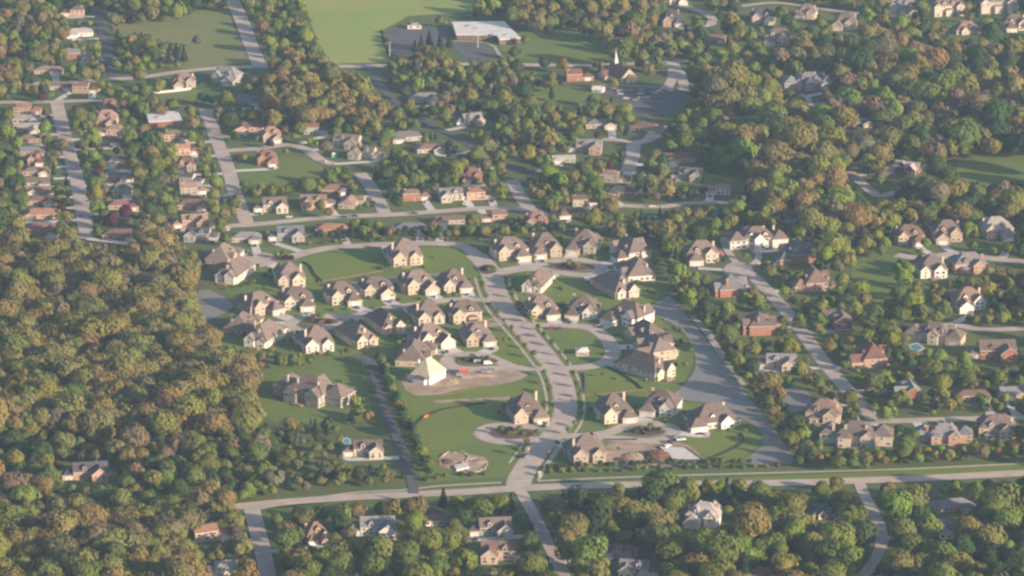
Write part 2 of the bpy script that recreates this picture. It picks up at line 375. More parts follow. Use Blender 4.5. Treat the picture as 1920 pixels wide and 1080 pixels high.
# paths
def path(px, w, name='footpath'): return ribbon(name, curve([G(*p) for p in px]), w, 0.118 + 0.0007 * (len(bpy.data.objects) % 9), path_m)
path([(470, 958), (560, 940), (655, 925), (755, 919), (830, 911), (940, 905)], 2.2)
path([(1008, 902), (1200, 894), (1440, 887), (1660, 881), (1800, 875), (1980, 866)], 2.2)
blv = curve([G(*p) for p in [(990, 872), (1015, 838), (1048, 803), (1060, 772), (1058, 740), (1046, 702), (1015, 658), (975, 612), (944, 575), (930, 545), (922, 520)]])
for d, w in ((11.0, 1.7), (-11.0, 1.7)):
    ribbon('footpath', offset_line(blv, d), w, 0.1285, path_m)
path([(1300, 592), (1330, 628), (1365, 685), (1392, 722)], 5.0, 'bank_path')
path([(1010, 900), (1030, 862), (1055, 826)], 2.0)
# car parks
sheet('car_park', [(718, 56), (838, 52), (845, 70), (842, 84), (800, 88), (760, 108), (738, 108)], 0.151, asphalt_m)
sheet('car_park', [(850, 80), (905, 82), (924, 94), (915, 112), (880, 112), (855, 100)], 0.153, asphalt_m, smooth=1)
sheet('car_park', [(1118, 170), (1140, 160), (1200, 165), (1282, 166), (1290, 180), (1270, 212), (1200, 220), (1180, 200)], 0.155, asphalt_m, smooth=1)
path([(850, 77), (900, 79), (925, 86), (938, 104), (960, 116)], 2.4)
path([(1112, 168), (1135, 158), (1200, 162), (1260, 164)], 1.8)
# lane markings on the boulevard junction and bottom road
def dashes(c, w, z, off=0.0, dash=3.0, gap=6.0, start=0, n=400):
    mb = MB(); c = offset_line(c, off) if off else c; acc = 0; on = []
    for i in range(len(c) - 1):
        a, b = c[i], c[i + 1]; L = math.dist(a, b)
        if int(acc / (dash + gap)) != int((acc + L) / (dash + gap)):
            tx, ty = (b[0] - a[0]) / L, (b[1] - a[1]) / L
            mb.poly([(a[0] - ty * w, a[1] + tx * w, z), (a[0] + ty * w, a[1] - tx * w, z), (a[0] + ty * w + tx * dash, a[1] - tx * w + ty * dash, z), (a[0] - ty * w + tx * dash, a[1] + tx * w + ty * dash, z)], line_m)
        acc += L
    return tag(mb.obj('lane_markings'), kind='structure')
dashes(curve([G(*p) for p in [(1100, 911), (1300, 908), (1500, 905), (1620, 901), (1750, 896), (1980, 884)]], 1.0), 0.10, 0.232)
mb = MB(); a, b = G(958, 903), G(984, 903); mb.poly([(a[0], a[1], .39), (b[0], b[1], .39), (b[0], b[1] + .6, .39), (a[0], a[1] + .6, .39)], line_m); tag(mb.obj('stop_line'), kind='structure')

# ------------------------------------------------------------------ houses
WIN = {}
def window_mesh(w, h, kind='plain'):
    k = (round(w, 1), round(h, 1), kind)
    if k not in WIN:
        mb = MB(); t = 0.12
        mb.box(-w / 2, -0.10, 0, w / 2, 0.02, t, trim_m, True); mb.box(-w / 2, -0.10, h - t, w / 2, 0.02, h, trim_m, True)
        mb.box(-w / 2, -0.10, t, -w / 2 + t, 0.02, h - t, trim_m, True); mb.box(w / 2 - t, -0.10, t, w / 2, 0.02, h - t, trim_m, True)
        if kind == 'garage':
            mb.box(-w / 2 + t, -0.04, t, w / 2 - t, 0.02, h - t, white_m, True)
        elif kind == 'door':
            mb.box(-w / 2 + t, -0.04, t, w / 2 - t, 0.02, h - t, wood_m, True)
        else:
            mb.box(-w / 2 + t, -0.03, t, w / 2 - t, 0.02, h - t, glass_m, True)
            mb.box(-0.04, -0.07, t, 0.04, 0.01, h - t, trim_m, True)
        WIN[k] = mb.mesh('window' if kind == 'plain' else kind)
    return WIN[k]

def wall_roof(w, parent, rm, wm, flat_parapet=False):
    """one wing: wall shell with gables and an overhanging roof; w = (x, y, width, depth, eave, type, pitch)"""
    x, y, W, D, h, t, p = w
    x0, x1, y0, y1 = x - W / 2, x + W / 2, y - D / 2, y + D / 2
    wb, rb = MB(), MB()
    base = -0.05
    def side(a, b, top=None):
        pts = [(*a, base), (*b, base), (*b, h), (*a, h)]
        if top: pts.insert(3, top)
        wb.poly(pts, wm)
    g = t[0] == 'g'
    rise = p * (D if t == 'gx' else W if t == 'gy' else min(W, D)) / 2
    side((x0, y0), (x1, y0), (x, y0, h + rise) if t == 'gy' else None)
    side((x1, y0), (x1, y1), (x1, y, h + rise) if t == 'gx' else None)
    side((x1, y1), (x0, y1), (x, y1, h + rise) if t == 'gy' else None)
    side((x0, y1), (x0, y0), (x0, y, h + rise) if t == 'gx' else None)
    o = 0.5
    if t == 'flat':
        rb.box(x0 - .15, y0 - .15, h, x1 + .15, y1 + .15, h + 0.35, rm, True)
    elif t == 'hip':
        e = h - o * p; th = 0.22
        X0, X1, Y0, Y1 = x0 - o, x1 + o, y0 - o, y1 + o
        if W >= D: r0, r1 = (x0 + D / 2 + .01, y), (x1 - D / 2 - .01, y)
        else: r0, r1 = (x, y0 + W / 2), (x, y1 - W / 2)
        zr = h + rise + th
        c = [(X0, Y0), (X1, Y0), (X1, Y1), (X0, Y1)]
        for i in range(4):
            a, b = c[i], c[(i + 1) % 4]
            rb.poly([(*a, e), (*b, e), (*b, e + th), (*a, e + th)], trim_m)
        rb.poly([(*q, e) for q in reversed(c)], trim_m)
        T = [(*q, e + th) for q in c]; A, B = (*r0, zr), (*r1, zr)
        if W >= D: F = [[T[0], T[1], B, A], [T[1], T[2], B], [T[2], T[3], A, B], [T[3], T[0], A]]
        else: F = [[T[0], T[1], A], [T[1], T[2], B, A], [T[2], T[3], B], [T[3], T[0], A, B]]
        for f in F: rb.poly(f, rm)
        # pale ridge caps along the hips
    else:
        th = 0.24
        if t == 'gx': half, L0, L1 = D / 2, x0 - o * .7, x1 + o * .7; f = lambda s, q, z: (q, y + s, z)
        else: half, L0, L1 = W / 2, y0 - o * .7, y1 + o * .7; f = lambda s, q, z: (x + s, q, z)
        ho = half + o; e = h - o * p; zr = h + rise
        top = [(-ho, e + th), (0, zr + th), (ho, e + th)]; bot = [(-ho, e), (0, zr), (ho, e)]
        for i in (0, 1):
            rb.poly([f(top[i][0], L0, top[i][1]), f(top[i + 1][0], L0, top[i + 1][1]), f(top[i + 1][0], L1, top[i + 1][1]), f(top[i][0], L1, top[i][1])], rm)
            rb.poly([f(bot[i][0], L0, bot[i][1]), f(bot[i + 1][0], L0, bot[i + 1][1]), f(bot[i + 1][0], L1, bot[i + 1][1]), f(bot[i][0], L1, bot[i][1])], trim_m)
            for L in (L0, L1):
                rb.poly([f(bot[i][0], L, bot[i][1]), f(bot[i + 1][0], L, bot[i + 1][1]), f(top[i + 1][0], L, top[i + 1][1]), f(top[i][0], L, top[i][1])], trim_m)
        for s in (0, 2):
            rb.poly([f(bot[s][0], L0, bot[s][1]), f(bot[s][0], L1, bot[s][1]), f(top[s][0], L1, top[s][1]), f(top[s][0], L0, top[s][1])], trim_m)
    wo = wb.obj('wall', parent); ro = rb.obj('roof', parent)
    return wo, ro, h + rise

def chimney(parent, x, y, z0, z1, m):
    mb = MB(); mb.box(x - .7, y - .55, z0, x + .7, y + .55, z1, m); mb.box(x - .85, y - .7, z1 - .25, x + .85, y + .7, z1, trim_m, True)
    mb.cyl(x, y, z1, z1 + .5, .25, .22, cbrick_m, 6); return mb.obj('chimney', parent)
def dormer(parent, x, y, z, rm, wm, face=-1, w=2.6, d=3.2, h=1.7):
    mb = MB(); yf = y + face * d / 2; yb = y - face * d / 2
    mb.poly([(x - w / 2, yf, z - .6), (x + w / 2, yf, z - .6), (x + w / 2, yf, z + h), (x, yf, z + h + w * .42), (x - w / 2, yf, z + h)], wm)
    for s in (-1, 1): mb.poly([(x + s * w / 2, yf, z - .6), (x + s * w / 2, yb, z - .6), (x + s * w / 2, yb, z + h), (x + s * w / 2, yf, z + h)], wm)
    for s in (-1, 1): mb.poly([(x, yf + face * .3, z + h + w * .42 + .12), (x + s * (w / 2 + .3), yf + face * .3, z + h - .1), (x + s * (w / 2 + .3), yb, z + h - .1), (x, yb, z + h + w * .42 + .12)], rm)
    mb.box(x - .55, min(yf, yf + face * .05), z + .15, x + .55, max(yf, yf + face * .05), z + 1.35, glass_m, True)
    return mb.obj('dormer', parent)

def template(t, m, r):
    """wings (front faces -y), chimneys (x, y, extra height), garage (x, y, width, wing), dormers (x, y, z, face)"""
    u = r.uniform
    if t == 'villa':
        W, D = u(17, 19.5), u(12, 13.5); e = u(5.4, 6.0)
        w = [(0, 1, W, D, e, 'hip', u(.8, .95)), (m * W * .27, -8.2, 8.2, 8, 3.5, r.choice(['gy', 'hip']), .85), (-m * W * .24, -5.9, 6.4, 3.6, e - .25, 'gy', 1.05),
             (-m * W * .22, 8.4, 7, 4, e - .4, 'gy', .9), (m * 4, 8.0, 5, 3, 3.3, 'hip', .7)]
        return w, [(-m * (W / 2 - .2), 2, 1.6)], (m * W * .27, -12.2, 5.2, 1), [(m * W * .18, -3.4, e + .9, -1), (m * 3.2, 5.6, e + .9, 1)]
    if t == 'lodge':
        W, D = u(15, 17), u(13, 15); e = u(4.6, 5.4)
        w = [(0, 0, W, D, e, 'hip', u(.9, 1.05)), (-m * 4.0, -8.0, 6.5, 5, e - .2, 'gy', 1.1), (m * 5.2, -8.6, 7.4, 7, 3.3, 'hip', .9), (m * 3.5, 7.8, 6.5, 4, e - .3, 'gy', 1.0), (-m * 4.5, 7.4, 5.5, 2.6, e - .6, 'gy', 1.0)]
        return w, [(m * (W / 2 - .4), 3, 2.0)], (m * 5.2, -12.1, 5, 2), [(0, -4, e + 1.4, -1)]
    if t == 'long':
        W, D = u(12.5, 13.5), u(22, 25); e = u(4.0, 4.6)
        w = [(0, 0, W, D, e, 'hip', u(.85, .95)), (-m * 2.8, D / 2 + .2, 5.6, 3.4, e + .2, 'gy', 1.05), (m * 3.6, D / 2 - .3, 4.4, 2.6, e - .4, 'gy', .9), (m * 2.2, -D / 2 - 1, 7, 6, 3.2, 'hip', .8)]
        return w, [(m * .6, D / 2 - 3.2, 1.2)], (m * 2.2, -D / 2 - 4, 5, 3), [(m * 1.5, D / 2 - 5, e + 2.2, 1)]
    if t == 'bighip':
        W, D = u(21, 23.5), u(14, 15.5); e = u(3.2, 3.6)
        w = [(0, 0, W, D, e, 'hip', u(.8, .9)), (m * (W / 2 - 1), -5.4, 8.5, 9, 3.0, 'hip', .75), (-m * 4, -D / 2 - .6, 6.5, 3, 3.5, 'gy', .95)]
        return w, [(-m * (W / 2 - 2.5), 3.5, .6)], (m * (W / 2 - 1), -9.9, 5.2, 1), [(m * 2, -D / 2 + 3.0, e + 1.3, -1)]
    if t == 'ranch':
        W, D = u(16, 19), u(8.2, 9.5); e = 2.8
        w = [(0, 0, W, D, e, r.choice(['hip', 'hip', 'gx']), u(.38, .5)), (m * (W / 2 - 3.6), -5.2, 7, 5.5, 2.7, r.choice(['gy', 'hip']), .48)]
        if r.random() < .5: w.append((-m * (W / 2 - 3), 4.6, 6, 4, 2.6, 'hip', .42))
        return w, [(-m * 2.5, .5, .9)], (m * (W / 2 - 3.6), -7.95, 4.8, 1), []
    if t == 'split':
        W, D = u(10, 12), u(8.5, 9.5)
        w = [(-m * 3, 0, W, D, 5.2, r.choice(['gx', 'hip']), u(.42, .55)), (m * (W / 2 + .6), -.5, 8, 8, 2.8, 'hip', .45)]
        return w, [(-m * (W / 2 + 2.6), 0, .8)], (m * (W / 2 + .6), -4.5, 4.8, 1), []
    if t == 'ell':
        w = [(0, 0, u(16, 18), u(9, 10), u(4.6, 5.3), 'gx', u(.65, .8)), (m * 4.5, -6.4, 8, 7, 4.4, 'gy', .8), (-m * 11, -.6, 7, 7.5, 2.9, 'hip', .6)]
        return w, [(-m * 4, 0, 1.2)], (-m * 11, -4.35, 4.8, 2), [(-m * 3, -3.2, 5.4, -1)]
    if t == 'mansion':
        e = u(5.8, 6.4)
        w = [(0, 0, 18, 12.5, e, 'hip', .8), (-12, -1.5, 9.5, 11, e - .7, 'hip', .8), (12, -2, 9, 12, e - .7, 'hip', .8), (0, -7.2, 6, 4, e + .2, 'gy', .95), (-5.5, 7, 6.5, 3.5, e - .4, 'gy', .9), (5, 7.2, 6, 4, e - .5, 'hip', .8)]
        return w, [(-6, 3, 1.8), (6, 3.5, 1.8), (13, 2.5, 2.4)], (12, -8.0, 5.2, 2), [(-4, -4, e + .9, -1), (4, -4, e + .9, -1)]
    if t == 'terrace':
        e = 8.4
        w = [(0, 0, 26, 12, e, 'hip', .85), (-9, -6.5, 6, 4, e - .3, 'gy', .9), (9, -6.5, 6, 4, e - .3, 'gy', .9), (0, -6.8, 5, 3, 5.4, 'hip', .6)]
        return w, [(-6, 1, 1.5), (7, 1, 1.5)], (0, -8.3, 3, 3), [(-3.4, -4, e + .9, -1), (3.4, -4, e + .9, -1)]
    if t == 'cabin':
        w = [(0, 0, 9.5, 7.5, 2.7, 'gx', .55)]
        return w, [], (2, -3.75, 2.6, 0), []

DRV = []         # spots on driveways for parked cars
LAND = []        # landmarks used to tell trees apart: (x, y, px, py, phrase)
HOUSES = []      # (x, y, radius, px box)
def house(px, py, t, yaw, s, m, roof, wall, label, seed, drive=True, cat='house', decks=True):
    r = random.Random(seed * 31 + 5)
    s *= 1.2 if seed < 39 else 1.13 if seed < 63 else 1.25 if t in ('ranch', 'split') else 1.1
    x, y = G(px, py); th = R(yaw)
    root = link('house', None, None, (x, y, 0), th); root.empty_display_size = 3
    tag(root, label, cat)
    rm, wm = ROOF[roof], WALL['stone' if wall in ('cream', 'white') and 80 <= seed < 150 and seed % 4 else 'pink' if wall == 'orange' and seed % 3 else wall]
    wings, chim, gar, dorm = template(t, m, r)
    wings = [tuple(v * s if i < 4 else v * (s ** .6) if i == 4 else v for i, v in enumerate(w)) for w in wings]
    gar = (gar[0] * s, gar[1] * s, gar[2], gar[3]); dorm = [(d[0] * s, d[1] * s, d[2] * s ** .5, d[3]) for d in dorm]
    roofs = [wall_roof(w, root, rm, wm) for w in wings]
    cm = cbrick_m if wall in ('brick', 'orange', 'pink') else stone_m
    for cx, cy, ch in chim: chimney(roofs[0][1], cx * s * .8, cy * s, 2, roofs[0][2] + ch * .5 - (.3 if t in ('ranch', 'split') else 2.1), cm)
    for d in dorm: dormer(roofs[0][1], *d[:3], rm, wm, d[3])
    ct, st = math.cos(th), math.sin(th)
    def seen(nx, ny): return -(nx * st + ny * ct) > -0.35      # walls that could be seen from the camera's side
    for wi, (a, b, W, D, h, tt, p) in enumerate(wings):
        for nx, ny in ((0, -1), (1, 0), (0, 1), (-1, 0)):
            if not seen(nx, ny): continue
            L = W if nx == 0 else D
            if L < 2.5: continue
            n = max(1, int(L / 3.4)); floors = [0.7] if h < 4.2 else [0.7, h - 2.3]
            for k in range(n):
                q = (k + .5) / n * L - L / 2
                lx, ly = (a + q * (-ny), b + ny * D / 2) if nx == 0 else (a + nx * W / 2, b + q * nx)
                if any(j != wi and abs(lx + nx * .4 - o[0]) < o[2] / 2 + .75 and abs(ly + ny * .4 - o[1]) < o[3] / 2 + .75 for j, o in enumerate(wings)): continue
                if gar[3] == wi and (nx, ny) == (0, -1): continue
                for fz in floors:
                    if r.random() < .16: continue
                    ww = 1.3 if r.random() < .6 else 2.1
                    if ww > L / n - .5: ww = 1.1
                    link('window', window_mesh(ww, 1.6), root, (lx, ly, fz + .1), math.atan2(nx, -ny))
                if tt in ('gy', 'gx') and n == 1 and ((tt == 'gy') == (nx == 0)): link('window', window_mesh(1.1, 1.3), root, (lx, ly, h + .1), math.atan2(nx, -ny))
    if seen(0, -1):
        link('garage_door', window_mesh(gar[2], 2.3, 'garage'), root, (gar[0], gar[1] - .01, 0), 0)
        link('front_door', window_mesh(1.3, 2.2, 'door'), root, (-m * .8 * s, wings[0][1] - wings[0][3] / 2 - .02, 0), 0)
    if decks and t in ('villa', 'lodge', 'long', 'mansion') and seen(0, 1):
        mb = MB(); yb = wings[0][1] + wings[0][3] / 2 + 2.2 * s; xo = m * 1.0
        mb.box(xo - 3.2, yb, 0, xo + 3.2, yb + 3.4, .9, wood_m)
        for q in (-3.1, -1, 1, 3.1): mb.box(xo + q - .06, yb + 3.28, .9, xo + q + .06, yb + 3.4, 1.9, white_m)
        mb.box(xo - 3.2, yb + 3.28, 1.8, xo + 3.2, yb + 3.38, 1.92, white_m, True)
        mb.obj('deck', root)
    Wm = max(abs(w[0]) + w[2] / 2 for w in wings); Dm = max(abs(w[1]) + w[3] / 2 for w in wings)
    top = max(q[2] for q in roofs)
    ex = abs(ct) * Wm + abs(st) * Dm; ey = abs(st) * Wm + abs(ct) * Dm
    qx, qy, sc_ = P(x, y)
    HOUSES.append((x, y, max(Wm, Dm), ex, ey, qx - ex * .8 * sc_, qy - top * sc_ * .9, qx + ex * .8 * sc_, qy + ey * sc_ * .28))
    LAND.append((x, y, qx, qy - 3 * sc_, label))
    if drive:
        gx_, gy_ = x + gar[0] * ct - (gar[1]) * st, y + gar[0] * st + gar[1] * ct
        fx, fy = st, -ct
        ax, ay = gx_ + fx * 5, gy_ + fy * 5
        best = min(ROADPTS, key=lambda q: math.hypot(q[0] - ax, q[1] - ay) - q[2])
        L = math.hypot(best[0] - ax, best[1] - ay)
        if L < 42:
            c = curve([(gx_ - fx * .3, gy_ - fy * .3), (ax, ay), (best[0], best[1])], 2.5)
            DRV.append((gx_ + fx * 5.5, gy_ + fy * 5.5, yaw, label, seed))
            ribbon('driveway', c, 9.0 if seed < 39 else 5.6, 0.1605 + 0.0002 * len(HOUSES), drive_m)
    return root

